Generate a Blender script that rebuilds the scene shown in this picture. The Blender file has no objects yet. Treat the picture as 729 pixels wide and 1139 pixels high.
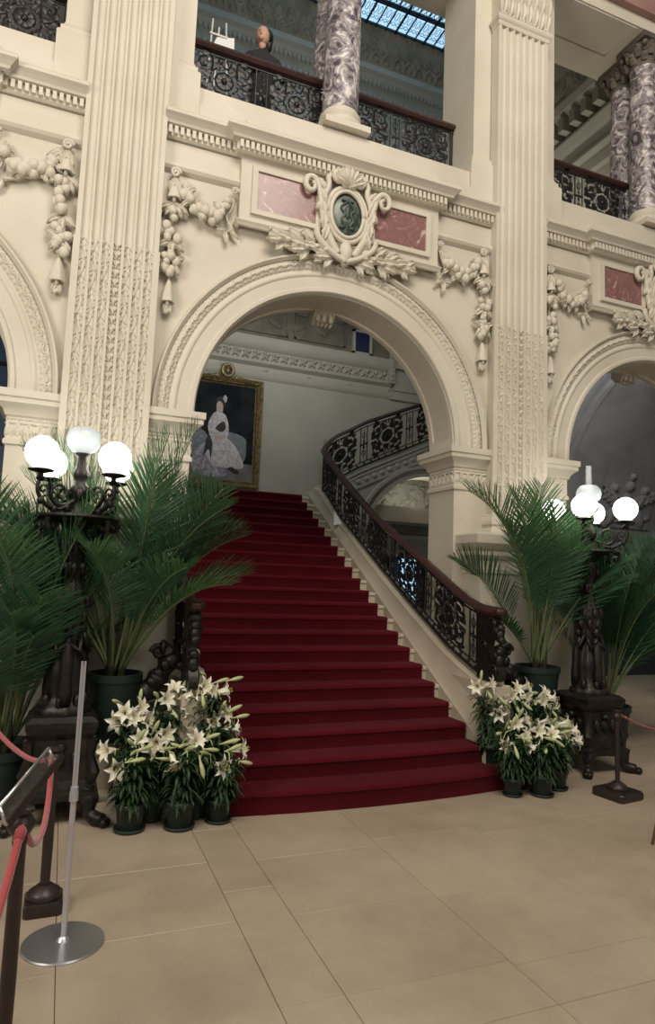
import bpy, math, random
import numpy as np
from mathutils import Vector, Matrix
PI=math.pi
col=bpy.context.scene.collection
rnd=random.Random(7)
def V(*a): return Vector(a)
# ------------------------------------------------------------------ materials
def mat(name,color,rough=.5,metal=0.,noise=None,bump=None,spec=.5,trans=0.,emit=None,coat=0.,sheen=0.):
    m=bpy.data.materials.new(name); m.use_nodes=True; nt=m.node_tree; b=nt.nodes['Principled BSDF']
    b.inputs['Base Color'].default_value=(*color,1); b.inputs['Roughness'].default_value=rough; b.inputs['Metallic'].default_value=metal
    b.inputs['Specular IOR Level'].default_value=spec; b.inputs['Transmission Weight'].default_value=trans
    b.inputs['Coat Weight'].default_value=coat; b.inputs['Sheen Weight'].default_value=sheen
    if emit: b.inputs['Emission Color'].default_value=(*emit[0],1); b.inputs['Emission Strength'].default_value=emit[1]
    tc=nt.nodes.new('ShaderNodeTexCoord')
    if noise:
        scale,c2,lo,hi=noise[:4]
        n=nt.nodes.new('ShaderNodeTexNoise'); n.inputs['Scale'].default_value=scale; n.inputs['Detail'].default_value=6; n.inputs['Distortion'].default_value=noise[4] if len(noise)>4 else 0
        nt.links.new(tc.outputs['Object'],n.inputs['Vector'])
        r=nt.nodes.new('ShaderNodeValToRGB'); r.color_ramp.elements[0].position=lo; r.color_ramp.elements[1].position=hi
        r.color_ramp.elements[0].color=(*color,1); r.color_ramp.elements[1].color=(*c2,1)
        nt.links.new(n.outputs['Fac'],r.inputs['Fac']); nt.links.new(r.outputs['Color'],b.inputs['Base Color'])
    if bump:
        n=nt.nodes.new('ShaderNodeTexNoise'); n.inputs['Scale'].default_value=bump[0]; n.inputs['Detail'].default_value=4
        nt.links.new(tc.outputs['Object'],n.inputs['Vector'])
        bp=nt.nodes.new('ShaderNodeBump'); bp.inputs['Strength'].default_value=bump[1]; bp.inputs['Distance'].default_value=bump[2]
        nt.links.new(n.outputs['Fac'],bp.inputs['Height']); nt.links.new(bp.outputs['Normal'],b.inputs['Normal'])
    return m
def marble(name,c1,c2,c3,scale):
    m=mat(name,c1,.22); nt=m.node_tree; b=nt.nodes['Principled BSDF']
    tc=nt.nodes.new('ShaderNodeTexCoord')
    n=nt.nodes.new('ShaderNodeTexNoise'); n.inputs['Scale'].default_value=scale; n.inputs['Detail'].default_value=8; n.inputs['Distortion'].default_value=2.2; n.inputs['Roughness'].default_value=.62
    nt.links.new(tc.outputs['Object'],n.inputs['Vector'])
    r=nt.nodes.new('ShaderNodeValToRGB'); e=r.color_ramp.elements
    e[0].position=.36; e[0].color=(*c1,1); e[1].position=.5; e[1].color=(*c2,1)
    x=e.new(.58); x.color=(*c1,1); x=e.new(.66); x.color=(*c3,1)
    nt.links.new(n.outputs['Fac'],r.inputs['Fac']); nt.links.new(r.outputs['Color'],b.inputs['Base Color'])
    return m
M={}
M['stone']=mat('cream_limestone',(.585,.545,.455),.55,noise=(1.7,(.52,.475,.385),.35,.7),bump=(60,.12,.004),spec=.35)
M['stone_hall']=mat('limestone_greyed_for_light',(.46,.45,.395),.6,noise=(1.3,(.40,.39,.34),.35,.7),bump=(50,.12,.004),spec=.3)  # the same limestone greyed for cooler hall light, plus grey-beige wall paint
M['stone_step']=mat('step_limestone',(.50,.44,.345),.5,noise=(3,(.42,.365,.28),.35,.7),spec=.35)
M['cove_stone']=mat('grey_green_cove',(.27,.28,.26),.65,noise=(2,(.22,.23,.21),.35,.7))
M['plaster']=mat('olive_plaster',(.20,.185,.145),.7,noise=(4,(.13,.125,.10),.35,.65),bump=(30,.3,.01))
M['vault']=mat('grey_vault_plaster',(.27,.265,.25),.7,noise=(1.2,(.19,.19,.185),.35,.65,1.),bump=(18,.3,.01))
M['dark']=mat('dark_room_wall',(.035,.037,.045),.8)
M['blue_panel']=mat('blue_glass_panel',(.02,.03,.09),.3)
M['carpet']=mat('red_carpet',(.092,.005,.010),.95,noise=(3,(.066,.004,.008),.3,.7),bump=(350,.4,.003),spec=.1,sheen=.03)
M['bronze']=mat('dark_bronze',(.022,.020,.019),.42,metal=.6,noise=(14,(.048,.041,.034),.4,.75),bump=(45,.35,.006))
M['iron']=mat('black_ironwork',(.022,.022,.024),.4,metal=.6,noise=(20,(.045,.043,.04),.4,.75))
M['handrail']=mat('oxblood_handrail',(.045,.016,.014),.42,noise=(9,(.03,.011,.01),.4,.7),coat=.15)
M['pink']=marble('rose_marble',(.27,.145,.13),(.20,.10,.095),(.48,.36,.32),5.)
M['violet']=marble('violet_marble',(.22,.19,.205),(.055,.045,.06),(.60,.57,.56),7.)
_e=[n for n in M['violet'].node_tree.nodes if n.type=='VALTORGB'][0].color_ramp.elements
_e[0].position=.40; _e[0].color=(.06,.05,.062,1); _e[1].position=.48; _e[1].color=(.23,.20,.21,1); _e[2].position=.54; _e[2].color=(.30,.27,.27,1); _e[3].position=.60; _e[3].color=(.60,.57,.55,1)
M['violet'].node_tree.nodes['Principled BSDF'].inputs['Roughness'].default_value=.38
M['capital']=mat('olive_bronze_capital',(.13,.11,.085),.6,noise=(14,(.07,.06,.05),.4,.7))
M['medal']=mat('green_cameo',(.10,.125,.09),.3,noise=(14,(.03,.045,.038),.45,.6))
M['leaf']=mat('palm_leaf',(.036,.098,.056),.40,noise=(9,(.065,.155,.085),.4,.7),spec=.4)
def translucent(m,color,fac):
    nt=m.node_tree; b=nt.nodes['Principled BSDF']; out=nt.nodes['Material Output']
    t=nt.nodes.new('ShaderNodeBsdfTranslucent'); t.inputs['Color'].default_value=(*color,1)
    mx=nt.nodes.new('ShaderNodeMixShader'); mx.inputs[0].default_value=fac
    nt.links.new(b.outputs[0],mx.inputs[1]); nt.links.new(t.outputs[0],mx.inputs[2]); nt.links.new(mx.outputs[0],out.inputs['Surface'])
translucent(M['leaf'],(.12,.26,.07),.30)
M['leaf_stem']=mat('palm_stem',(.13,.17,.07),.5,noise=(9,(.08,.12,.05),.4,.7))
M['trunk']=mat('palm_sheath',(.10,.10,.055),.7,noise=(20,(.06,.055,.03),.4,.7))
M['lily_leaf']=mat('lily_leaf',(.016,.042,.015),.5,noise=(30,(.03,.068,.022),.4,.7),spec=.3)
M['lily_bud']=mat('lily_bud',(.42,.48,.22),.5,noise=(30,(.60,.62,.38),.4,.7))
M['lily']=mat('lily_petal',(.86,.84,.72),.5,noise=(40,(.78,.78,.60),.5,.8),spec=.3)
M['stamen']=mat('lily_stamen',(.55,.48,.16),.6)
M['pot']=mat('dark_green_pot',(.016,.028,.022),.5)
M['planter']=mat('planter_green',(.007,.018,.015),.5)
M['soil']=mat('soil',(.03,.02,.014),.95,bump=(60,.8,.01))
M['gilt']=mat('old_gilt',(.36,.28,.14),.42,metal=.55,noise=(22,(.12,.085,.04),.4,.7),bump=(60,.5,.006))
M['steel']=mat('brushed_steel',(.66,.66,.68),.30,metal=.9)
M['alu']=mat('pale_aluminium',(.62,.62,.68),.35,metal=.7)
M['wood_dark']=mat('dark_turned_wood',(.028,.016,.014),.45,noise=(12,(.018,.010,.009),.4,.7),coat=.1)
M['wood_brown']=mat('brown_wood',(.20,.12,.07),.5)
M['rope']=mat('red_velvet_rope',(.36,.055,.06),.85,bump=(120,.5,.004),sheen=.4)
M['white']=mat('flat_white',(.80,.80,.80),.7)
M['white_wood']=mat('white_painted_wood',(.62,.62,.58),.5)
M['acrylic']=mat('clear_acrylic',(.16,.15,.13),.12,spec=.9)
M['acrylic'].node_tree.nodes['Principled BSDF'].inputs['Alpha'].default_value=.22
M['globe']=mat('lit_globe_glass',(.9,.9,.9),.3,emit=((1.,.955,.86),7.5))
M['frost']=mat('unlit_frosted_glass_glow',(.62,.68,.70),.25,trans=.35,emit=((.75,.85,.9),.12))  # faint emission put into the glass though this shade is unlit
M['chimney']=mat('clear_lamp_chimney',(.7,.75,.78),.1)
M['chimney'].node_tree.nodes['Principled BSDF'].inputs['Alpha'].default_value=.4
M['skin']=mat('skin',(.52,.30,.22),.6)
M['hair']=mat('black_hair',(.012,.010,.010),.5)
M['cloth']=mat('black_jacket',(.015,.015,.018),.85)
M['trousers']=mat('charcoal_trousers',(.03,.03,.035),.85)
M['emblem']=mat('dark_green_emblem',(.03,.045,.04),.5)
M['lead']=mat('window_lead',(.02,.03,.04),.5,metal=.5)
M['window_glow']=mat('daylit_window_glass',(.5,.7,.9),.2,emit=((.42,.72,1.),.95))
M['window_dim']=mat('dim_window_glass',(.03,.045,.07),.2,emit=((.30,.42,.62),.05))
M['bulb']=mat('small_bulb',(1,.9,.7),.3,emit=((1,.8,.5),6))
M['frieze_pink']=mat('rosy_frieze',(.34,.20,.165),.4,noise=(4,(.27,.15,.13),.4,.7))
M['paint_bg']=mat('portrait_background',(.010,.013,.019),.8,spec=.1,noise=(3,(.03,.034,.036),.4,.7))
M['paint_floor']=mat('portrait_floor',(.17,.17,.175),.6,noise=(8,(.11,.11,.12),.4,.7))
M['paint_dress']=mat('portrait_dress',(.66,.63,.64),.6,noise=(16,(.42,.40,.44),.4,.6,1.5))
M['paint_dress2']=mat('portrait_overskirt',(.46,.43,.50),.6,noise=(12,(.21,.19,.26),.4,.6,1.5))
M['paint_sofa']=mat('portrait_sofa',(.15,.18,.21),.6,noise=(14,(.25,.27,.28),.45,.65,1))
M['paint_skin']=mat('portrait_skin',(.50,.38,.34),.6)
M['paint_dark']=mat('portrait_dark',(.012,.012,.016),.6)
# floor material with per slab tint attribute
def floor_mat():
    m=mat('polished_stone_floor',(.50,.415,.29),.33,spec=.4); nt=m.node_tree; b=nt.nodes['Principled BSDF']
    tc=nt.nodes.new('ShaderNodeTexCoord')
    n=nt.nodes.new('ShaderNodeTexNoise'); n.inputs['Scale'].default_value=1.4; n.inputs['Detail'].default_value=9; n.inputs['Roughness'].default_value=.65; nt.links.new(tc.outputs['Object'],n.inputs['Vector'])
    r=nt.nodes.new('ShaderNodeValToRGB'); r.color_ramp.elements[0].position=.3; r.color_ramp.elements[1].position=.72
    r.color_ramp.elements[0].color=(.315,.255,.185,1); r.color_ramp.elements[1].color=(.455,.378,.285,1)
    nt.links.new(n.outputs['Fac'],r.inputs['Fac'])
    a=nt.nodes.new('ShaderNodeAttribute'); a.attribute_name='tint'
    mx=nt.nodes.new('ShaderNodeMix'); mx.data_type='RGBA'; mx.blend_type='MULTIPLY'; mx.inputs['Factor'].default_value=1
    nt.links.new(r.outputs['Color'],mx.inputs['A']); nt.links.new(a.outputs['Color'],mx.inputs['B'])
    nt.links.new(mx.outputs['Result'],b.inputs['Base Color'])
    n2=nt.nodes.new('ShaderNodeTexNoise'); n2.inputs['Scale'].default_value=6; nt.links.new(tc.outputs['Object'],n2.inputs['Vector'])
    mr=nt.nodes.new('ShaderNodeMapRange'); mr.inputs['To Min'].default_value=.30; mr.inputs['To Max'].default_value=.5; nt.links.new(n2.outputs['Fac'],mr.inputs['Value']); nt.links.new(mr.outputs['Result'],b.inputs['Roughness'])
    return m
M['floor']=floor_mat()
# ------------------------------------------------------------------ mesh builder
class MB:
    def __init__(s): s.v=[]; s.f=[]; s.mi=[]; s.cur=0
    def add(s,vs,fs):
        o=len(s.v); s.v.extend([tuple(p) for p in vs]); s.f.extend([tuple(i+o for i in f) for f in fs]); s.mi.extend([s.cur]*len(fs)); return s
    def box(s,x0,x1,y0,y1,z0,z1):
        return s.add([(x0,y0,z0),(x1,y0,z0),(x1,y1,z0),(x0,y1,z0),(x0,y0,z1),(x1,y0,z1),(x1,y1,z1),(x0,y1,z1)],
          [(0,3,2,1),(4,5,6,7),(0,1,5,4),(1,2,6,5),(2,3,7,6),(3,0,4,7)])
    def taper(s,c,z0,z1,a0,a1,n=4,rot=PI/4):
        vs=[]
        for z,a in ((z0,a0),(z1,a1)):
            for k in range(n): t=2*PI*k/n+rot; vs.append((c[0]+a*math.cos(t),c[1]+a*math.sin(t),z))
        fs=[(k,(k+1)%n,n+(k+1)%n,n+k) for k in range(n)]+[tuple(range(n-1,-1,-1)),tuple(range(n,2*n))]
        return s.add(vs,fs)
    def lathe(s,prof,c=(0,0,0),n=24,sc=None,cap=True):
        vs=[];fs=[]
        for r,z in prof:
            for k in range(n):
                t=2*PI*k/n; rr=r*(sc(t,z) if sc else 1); vs.append((c[0]+rr*math.cos(t),c[1]+rr*math.sin(t),c[2]+z))
        for i in range(len(prof)-1):
            for k in range(n): fs.append((i*n+k,i*n+(k+1)%n,(i+1)*n+(k+1)%n,(i+1)*n+k))
        if cap:
            fs.append(tuple(range(n-1,-1,-1))); fs.append(tuple((len(prof)-1)*n+k for k in range(n)))
        return s.add(vs,fs)
    def ell(s,c,r,n=10,m=7,rot=None):
        if not hasattr(r,'__len__'): r=(r,r,r)
        vs=[];fs=[]
        R=rot if rot is not None else None
        def tr(p):
            p=Vector(p)
            if R is not None: p=R@p
            return (c[0]+p.x,c[1]+p.y,c[2]+p.z)
        vs.append(tr((0,0,-r[2])))
        for i in range(1,m):
            a=-PI/2+PI*i/m
            for k in range(n): t=2*PI*k/n; vs.append(tr((r[0]*math.cos(a)*math.cos(t),r[1]*math.cos(a)*math.sin(t),r[2]*math.sin(a))))
        vs.append(tr((0,0,r[2]))); L=len(vs)-1
        for k in range(n): fs.append((0,1+(k+1)%n,1+k)); fs.append((L,L-n+k,L-n+(k+1)%n))
        for i in range(m-2):
            for k in range(n): a=1+i*n; fs.append((a+k,a+(k+1)%n,a+n+(k+1)%n,a+n+k))
        return s.add(vs,fs)
    def tube(s,pts,r,n=7,cap=True,flat=1.):
        pts=[Vector(p) for p in pts]; N=len(pts)
        rs=r if hasattr(r,'__len__') else [r]*N
        T=[]
        for i in range(N):
            d=pts[min(i+1,N-1)]-pts[max(i-1,0)]; T.append(d.normalized() if d.length>1e-9 else Vector((0,0,1)))
        u=T[0].orthogonal().normalized(); 
        vs=[];fs=[]
        for i in range(N):
            u=(u-T[i]*u.dot(T[i])); 
            u=u.normalized() if u.length>1e-6 else T[i].orthogonal().normalized()
            w=T[i].cross(u)
            for k in range(n):
                t=2*PI*k/n; p=pts[i]+(u*math.cos(t)+w*math.sin(t)*flat)*rs[i]; vs.append(p[:])
        for i in range(N-1):
            for k in range(n): fs.append((i*n+k,i*n+(k+1)%n,(i+1)*n+(k+1)%n,(i+1)*n+k))
        if cap: fs.append(tuple(range(n-1,-1,-1))); fs.append(tuple((N-1)*n+k for k in range(n)))
        return s.add(vs,fs)
    def rings(s,rings,closed=False,cap=True):
        n=len(rings[0]); vs=[p for r in rings for p in r]; fs=[]
        for i in range(len(rings)-1):
            for k in range(n if closed else n-1): fs.append((i*n+k,i*n+(k+1)%n,(i+1)*n+(k+1)%n,(i+1)*n+k))
        if cap and closed: fs.append(tuple(range(n-1,-1,-1))); fs.append(tuple((len(rings)-1)*n+k for k in range(n)))
        return s.add(vs,fs)
    def prism(s,poly,axis,a,b):
        """poly: 2D points; axis 'x' -> (y,z), 'y' -> (x,z), 'z' -> (x,y)"""
        def mk(p,t): return (t,p[0],p[1]) if axis=='x' else ((p[0],t,p[1]) if axis=='y' else (p[0],p[1],t))
        n=len(poly); vs=[mk(p,a) for p in poly]+[mk(p,b) for p in poly]
        return s.add(vs,[(k,(k+1)%n,n+(k+1)%n,n+k) for k in range(n)]+[tuple(range(n-1,-1,-1)),tuple(range(n,2*n))])
    def grid(s,P):
        h,w=P.shape[:2]; o=P.reshape(-1,3).tolist(); fs=[]
        for i in range(h-1):
            for j in range(w-1): a=i*w+j; fs.append((a,a+1,a+w+1,a+w))
        return s.add(o,fs)
    def build(s,name,m=None,parent=None,smooth=False,angle=None,mats=None,loc=None,recalc=True):
        me=bpy.data.meshes.new(name); me.from_pydata(s.v,[],s.f)
        for q in (mats or [m]): me.materials.append(q)
        if mats: me.polygons.foreach_set('material_index',s.mi)
        if recalc:
            import bmesh
            b=bmesh.new(); b.from_mesh(me); bmesh.ops.recalc_face_normals(b,faces=b.faces); b.to_mesh(me); b.free()
        if smooth: me.polygons.foreach_set('use_smooth',[True]*len(me.polygons))
        me.update()
        o=bpy.data.objects.new(name,me); col.objects.link(o)
        if parent is not None: o.parent=parent
        if loc is not None: o.location=loc
        if smooth and angle:
            try:
                me.set_sharp_from_angle(angle=math.radians(angle))
            except Exception: pass
        return o
def tag(o,label=None,cat=None,group=None,kind=None):
    if label: o['label']=label
    if cat: o['category']=cat
    if group: o['group']=group
    if kind: o['kind']=kind
    return o
def empty(name,loc=(0,0,0),label=None,cat=None,group=None,rz=0):
    o=bpy.data.objects.new(name,None); o.location=loc; o.rotation_euler=(0,0,rz); o.empty_display_size=.1; col.objects.link(o)
    return tag(o,label,cat,group)
def children(o): return [c for c in bpy.data.objects if c.parent==o]
def copy_tree(o,parent=None):
    c=o.copy(); col.objects.link(c)
    if parent is not None: c.parent=parent
    for ch in children(o): copy_tree(ch,c)
    return c
def arc(c,r,a0,a1,n): return [(c[0]+r*math.cos(a0+(a1-a0)*i/n),c[1]+r*math.sin(a0+(a1-a0)*i/n)) for i in range(n+1)]
def spiral(cx,cz,r0,turns,dirn=1,a0=0,n=26,r1=.12):
    out=[]
    for i in range(n+1):
        t=i/n; a=a0+dirn*turns*2*PI*t; r=r0*(1-(1-r1)*t); out.append((cx+r*math.cos(a),cz+r*math.sin(a)))
    return out
def catmull(P,n=6):
    P=[np.array(p,float) for p in P]; Q=[2*P[0]-P[1]]+P+[2*P[-1]-P[-2]]; out=[]
    for i in range(len(P)-1):
        a,b,c,d=Q[i:i+4]
        for k in range(n):
            t=k/n; out.append(tuple(.5*((2*b)+(-a+c)*t+(2*a-5*b+4*c-d)*t*t+(-a+3*b-3*c+d)*t**3)))
    out.append(tuple(P[-1])); return out
def sweep(mb,path,prof,side=1,closed=False):
    """mould a profile [(offset outward, z)] along a plan path with mitred corners"""
    P=[Vector(p) for p in path]; N=len(P); rings=[]
    for i in range(N):
        ds=[]
        if i>0: ds.append((P[i]-P[i-1]).normalized())
        if i<N-1: ds.append((P[i+1]-P[i]).normalized())
        ns=[Vector((d.y,-d.x))*side for d in ds]
        if len(ns)==2:
            m=(ns[0]+ns[1]); m=m/ (1+ns[0].dot(ns[1])) if (1+ns[0].dot(ns[1]))>1e-3 else ns[0]
        else: m=ns[0]
        rings.append([(P[i].x+m.x*(max(o,.004) if o>=0 else o),P[i].y+m.y*(max(o,.004) if o>=0 else o),z) for o,z in prof])
    mb.rings(rings,closed=True,cap=True)
def closep(prof,depth=.05):
    """profile with a back edge inside the wall"""
    return prof+[(-depth,prof[-1][1]),(-depth,prof[0][1])]
# blobs height field
def blobfield(W,H,nu,nv,blobs):
    u=np.linspace(0,W,nu); v=np.linspace(0,H,nv); F=np.zeros((nv,nu))
    for cu,cv,a,b,th,h in blobs:
        R=max(a,b)
        i0,i1=np.searchsorted(v,[cv-R,cv+R]); j0,j1=np.searchsorted(u,[cu-R,cu+R])
        if i1<=i0 or j1<=j0: continue
        U,Vv=np.meshgrid(u[j0:j1]-cu,v[i0:i1]-cv)
        x=(U*math.cos(th)+Vv*math.sin(th))/a; y=(-U*math.sin(th)+Vv*math.cos(th))/b
        d=x*x+y*y; hh=np.where(d<1,h*np.sqrt(np.clip(1-d,0,1)),0)
        F[i0:i1,j0:j1]=np.maximum(F[i0:i1,j0:j1],hh)
    return u,v,F
def acanthus(cx,cy,s,th,h,flip=1):
    """leaf spray as blobs growing from (cx,cy) in direction th"""
    out=[]
    for k,(d,da,L) in enumerate(((.0,0,.55),(.35,.75*flip,.42),(.35,-.75*flip,.42),(.65,.55*flip,.36),(.65,-.55*flip,.36),(.9,.2*flip,.3),(.95,-.5*flip,.2))):
        bx=cx+s*d*math.cos(th); by=cy+s*d*math.sin(th); a=th+da
        out.append((bx+s*L*.5*math.cos(a),by+s*L*.5*math.sin(a),s*L*.55,s*.12,a,h))
    return out
# flat relief leaf (3d solid) on a vertical plane facing -y
def relief_leaf(mb,x,z,y,L,W,ang,lift=.03,lobes=3):
    n=8; c,s_=math.cos(ang),math.sin(ang); top=[];
    rows=[]
    for i in range(n+1):
        t=i/n; w=W*math.sin(PI*min(1,t*.92+.08))**.7*(1+.22*math.sin(t*lobes*2*PI)); l=lift*(math.sin(PI*t)*.7+.5*t)
        row=[]
        for q,hh in ((-1,0),(-.5,.55),(0,.25+.75*0),(.5,.55),(1,0)):
            px_=L*t; pz_=w*q*.5
            row.append((x+px_*c-pz_*s_, y-(l*.6+lift*hh*(1-t*.4)), z+px_*s_+pz_*c))
        row.append((x+L*t*c,y+.004,z+L*t*s_))
        rows.append(row)
    mb.rings(rows,closed=True,cap=True)
def scroll2(mb,pts2,y,r,n=6,flat=1.):
    mb.tube([(p[0],y,p[1]) for p in pts2],r,n)
WY=5.5; RY=5.97; CX=2.22; BAY=4.0; SPR=2.95; RI=1.30; RO=1.64
centers=[CX-BAY,CX,CX+BAY]
GZ=5.9     # gallery floor top
# ================================================================== FLOOR
def build_floor():
    mb=MB(); mb.box(-7,13,-6,12,-.12,-.006)
    tint=[1.]*len(mb.v)
    xs=[]
    def slab(x0,x1,y0,y1):
        g=.0013; t=.96+.08*rnd.random(); o=len(mb.v)
        x0+=g;x1-=g;y0+=g;y1-=g; b=.002
        mb.add([(x0,y0,-.01),(x1,y0,-.01),(x1,y1,-.01),(x0,y1,-.01),(x0,y0,-b),(x1,y0,-b),(x1,y1,-b),(x0,y1,-b),(x0+b,y0+b,0),(x1-b,y0+b,0),(x1-b,y1-b,0),(x0+b,y1-b,0)],
            [(0,1,5,4),(1,2,6,5),(2,3,7,6),(3,0,4,7),(4,5,9,8),(5,6,10,9),(6,7,11,10),(7,4,8,11),(8,9,10,11)])
        tint.extend([.72]*4+[t]*8)
    def colx(x0,x1,ys):
        for a,b in zip(ys,ys[1:]): slab(x0,x1,a,b)
    # narrow border strip and field slabs measured from the joints
    far=[4.62,5.35,6.1,6.9,7.7,8.5,9.3,10.1,10.9,11.9]
    colx(.87,1.135,[-3,-1.9,-.6,.6,1.7,2.48,3.42,4.25]+[5.2,6.2])
    colx(.09,.87,[-3,-1.7,-.4,.9,1.9,2.49,3.13,3.79,4.62,5.35,6.2])
    colx(-.75,.09,[-3,-1.5,0,1.2,2.2,2.95,3.79,4.62,5.35,6.2])
    colx(-1.8,-.75,[-3,-1.5,0,1.5,2.6,3.5,4.3]+far); 
    colx(-.75,1.135,[6.2,7,8,9,10,11]) ; colx(-3,-1.8,[-3,0,1.3,2.6,3.6,4.6]+[6,7.5,9,11])
    colx(-4.4,-3,[-3,0,2,4,6,8,10]); colx(-5.8,-4.4,[-3,0,2,4,6,8,10])
    colx(1.135,1.9,[-3,-1.6,-.2,1.1,2.16,2.47,3.10,3.74,4.4]+[6,8,10])
    colx(1.9,2.645,[-3,-1.4,0,1.2,2.16,2.43,3.06,3.83,4.5]+[6,8,10])
    colx(2.645,3.42,[-3,-1.2,.2,1.4,2.14,2.41,3.04,3.72,4.62]+[6,8,10])
    colx(3.42,4.2,[-3,-1,.3,1.5,2.4,3.0,3.8,4.62]+[6,8,10])
    colx(4.2,5.1,[-3,-1,.5,1.7,2.4,3.2,3.95,4.62,5.4,6.2,7.4,8.6,10]); colx(5.1,6.1,[-3,-1,.5,1.7,2.7,3.6,4.4]+far)
    colx(6.1,7.2,[-3,-1,.5,1.7,2.7,3.6,4.4]+far); colx(7.2,8.4,[-3,-1,.5,1.7,2.7,3.6,4.4]+far); colx(8.4,9.8,[-3,0,2,3.6]+far); colx(9.8,12.,[-3,0,2,3.6]+far)
    o=mb.build('floor',M['floor']); o['kind']='structure'
    at=o.data.color_attributes.new('tint','FLOAT_COLOR','POINT')
    buf=[]; 
    for i in range(len(o.data.vertices)): t=tint[i]; buf.extend((t,t,t,1))
    at.data.foreach_set('color',buf)
    for i in range(8): at.data[i].color=(.12,.1,.09,1)
build_floor()
# ================================================================== ARCADE WALL
def wall_front():
    mb=MB(); z1=GZ-.02; N=40
    def face(y,flip):
        xs=[-4.5]
        vs=[];fs=[]
        def quad(a,b,c,d): mb.add([a,b,c,d],[(0,1,2,3)])
        prev=-4.5
        for c in centers:
            quad((prev,y,0),(c-RI,y,0),(c-RI,y,z1),(prev,y,z1))
            A=arc((c,SPR),RI,PI,0,N)
            for i in range(N):
                (xa,za),(xb,zb)=A[i],A[i+1]; quad((xa,y,za),(xb,y,zb),(xb,y,z1),(xa,y,z1))
            prev=c+RI
        quad((prev,y,0),(10.5,y,0),(10.5,y,z1),(prev,y,z1))
    face(WY,0); face(RY,1)
    for c in centers:
        A=[(c-RI,0)]+arc((c,SPR),RI,PI,0,N)+[(c+RI,0)]
        mb.rings([[(p[0],WY,p[1]) for p in A],[(p[0],RY,p[1]) for p in A]],cap=False)
    mb.add([(-4.5,WY,z1),(10.5,WY,z1),(10.5,RY,z1),(-4.5,RY,z1)],[(0,1,2,3)])
    o=mb.build('wall_front',M['stone'],recalc=True); o['kind']='structure'
wall_front()
tn=[0]
def trim(mb,m='stone',smooth=False,angle=None):
    tn[0]+=1; o=mb.build('trim_%d'%tn[0],M[m],smooth=smooth,angle=angle); o['kind']='structure'; return o
# archivolts : moulded ring + carved band
def archivolt(c):
    mb=MB(); N=64
    prof=[(RI-.005,.0),(RI-.012,.02),(RI,.036),(RI+.03,.036),(RI+.04,.026),(RI+.045,.02),(RI+.14,.02),(RI+.15,.03),(RI+.165,.034),(RI+.18,.03),(RI+.19,.02),(RI+.195,.018),(RI+.205,.018)]
    prof2=[(RI+.30,.03),(RI+.31,.045),(RI+.325,.062),(RI+.34,.062),(RI+.345,.05),(RI+.345,-.01)]
    for pr in (prof,prof2):
        rings=[]
        for i in range(N+1):
            a=PI-PI*i/N; rings.append([(c+r*math.cos(a),WY-p,SPR+r*math.sin(a)) for r,p in pr])
        mb.rings(rings,cap=False)
    # carved leaf band between
    L=PI*(RI+.25); W=.098; bl=[]; k=0; s=.046
    while k*s<L:
        v=k*s
        bl.append((W*.5,v,.030,.010,(0.9 if k%2 else PI-.9),.013)); bl.append((W*.5,v+s*.5,.009,.009,0,.014))
        bl.append((W*.14,v+s*.3,.009,.014,.5,.009)); bl.append((W*.86,v+s*.3,.009,.014,-.5,.009)); k+=1
    u,v,F=blobfield(W,L,17,1100,bl)
    base=.018+.022*np.sin(PI*u/W)
    A=PI-v/(RI+.25); R=RI+.205+u
    P=np.zeros((len(v),len(u),3)); P[...,0]=c+np.cos(A)[:,None]*R[None]; P[...,2]=SPR+np.sin(A)[:,None]*R[None]; P[...,1]=WY-(base[None]+F)
    mb.grid(P)
    # rims of the soffit, a recessed panel
    for y0,y1 in ((WY-.0,WY+.085),(RY-.085,RY)):
        ri=RI-.018
        rings=[]
        for i in range(N+1):
            a=PI-PI*i/N; rings.append([(c+RI*math.cos(a),y0,SPR+RI*math.sin(a)),(c+ri*math.cos(a),y0+.012,SPR+ri*math.sin(a)),(c+ri*math.cos(a),y1-.012,SPR+ri*math.sin(a)),(c+RI*math.cos(a),y1,SPR+RI*math.sin(a))])
        mb.rings(rings,cap=False)
    for a0,a1 in ((0.,.08),(PI-.08,PI)):
        mb.rings([[(c+r*math.cos(a),y,SPR+r*math.sin(a)) for r,y in ((RI,WY+.06),(RI-.018,WY+.07),(RI-.018,RY-.07),(RI,RY-.06))] for a in (a0,(a0+a1)/2,a1)],cap=False)
    trim(mb,smooth=True,angle=35)
for c in centers: archivolt(c)
# keystone bracket at the rear of each arch crown
for i,c in enumerate(centers[1:]):
    mb=MB(); z=SPR+RI
    mb.prism([(RY-.10,z+.0),(RY-.12,z-.05),(RY-.06,z-.12),(RY+.02,z-.13),(RY+.09,z-.07),(RY+.09,z+.0)],'x',c-.11,c+.11)
    for q in (-.07,0,.07): mb.ell((c+q,RY-.10,z-.085),(.028,.04,.05),8,6)
    for q in (-.09,-.045,0,.045,.09): mb.ell((c+q,RY-.03,z-.135),(.022,.05,.022),8,6)
    o=mb.build('arch_bracket',M['stone'],smooth=True,angle=40)
    tag(o,['small carved stone bracket under the crown of the central arch','small carved stone bracket under the crown of the right hand side arch'][i],'bracket','brackets under the arch crowns')
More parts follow.
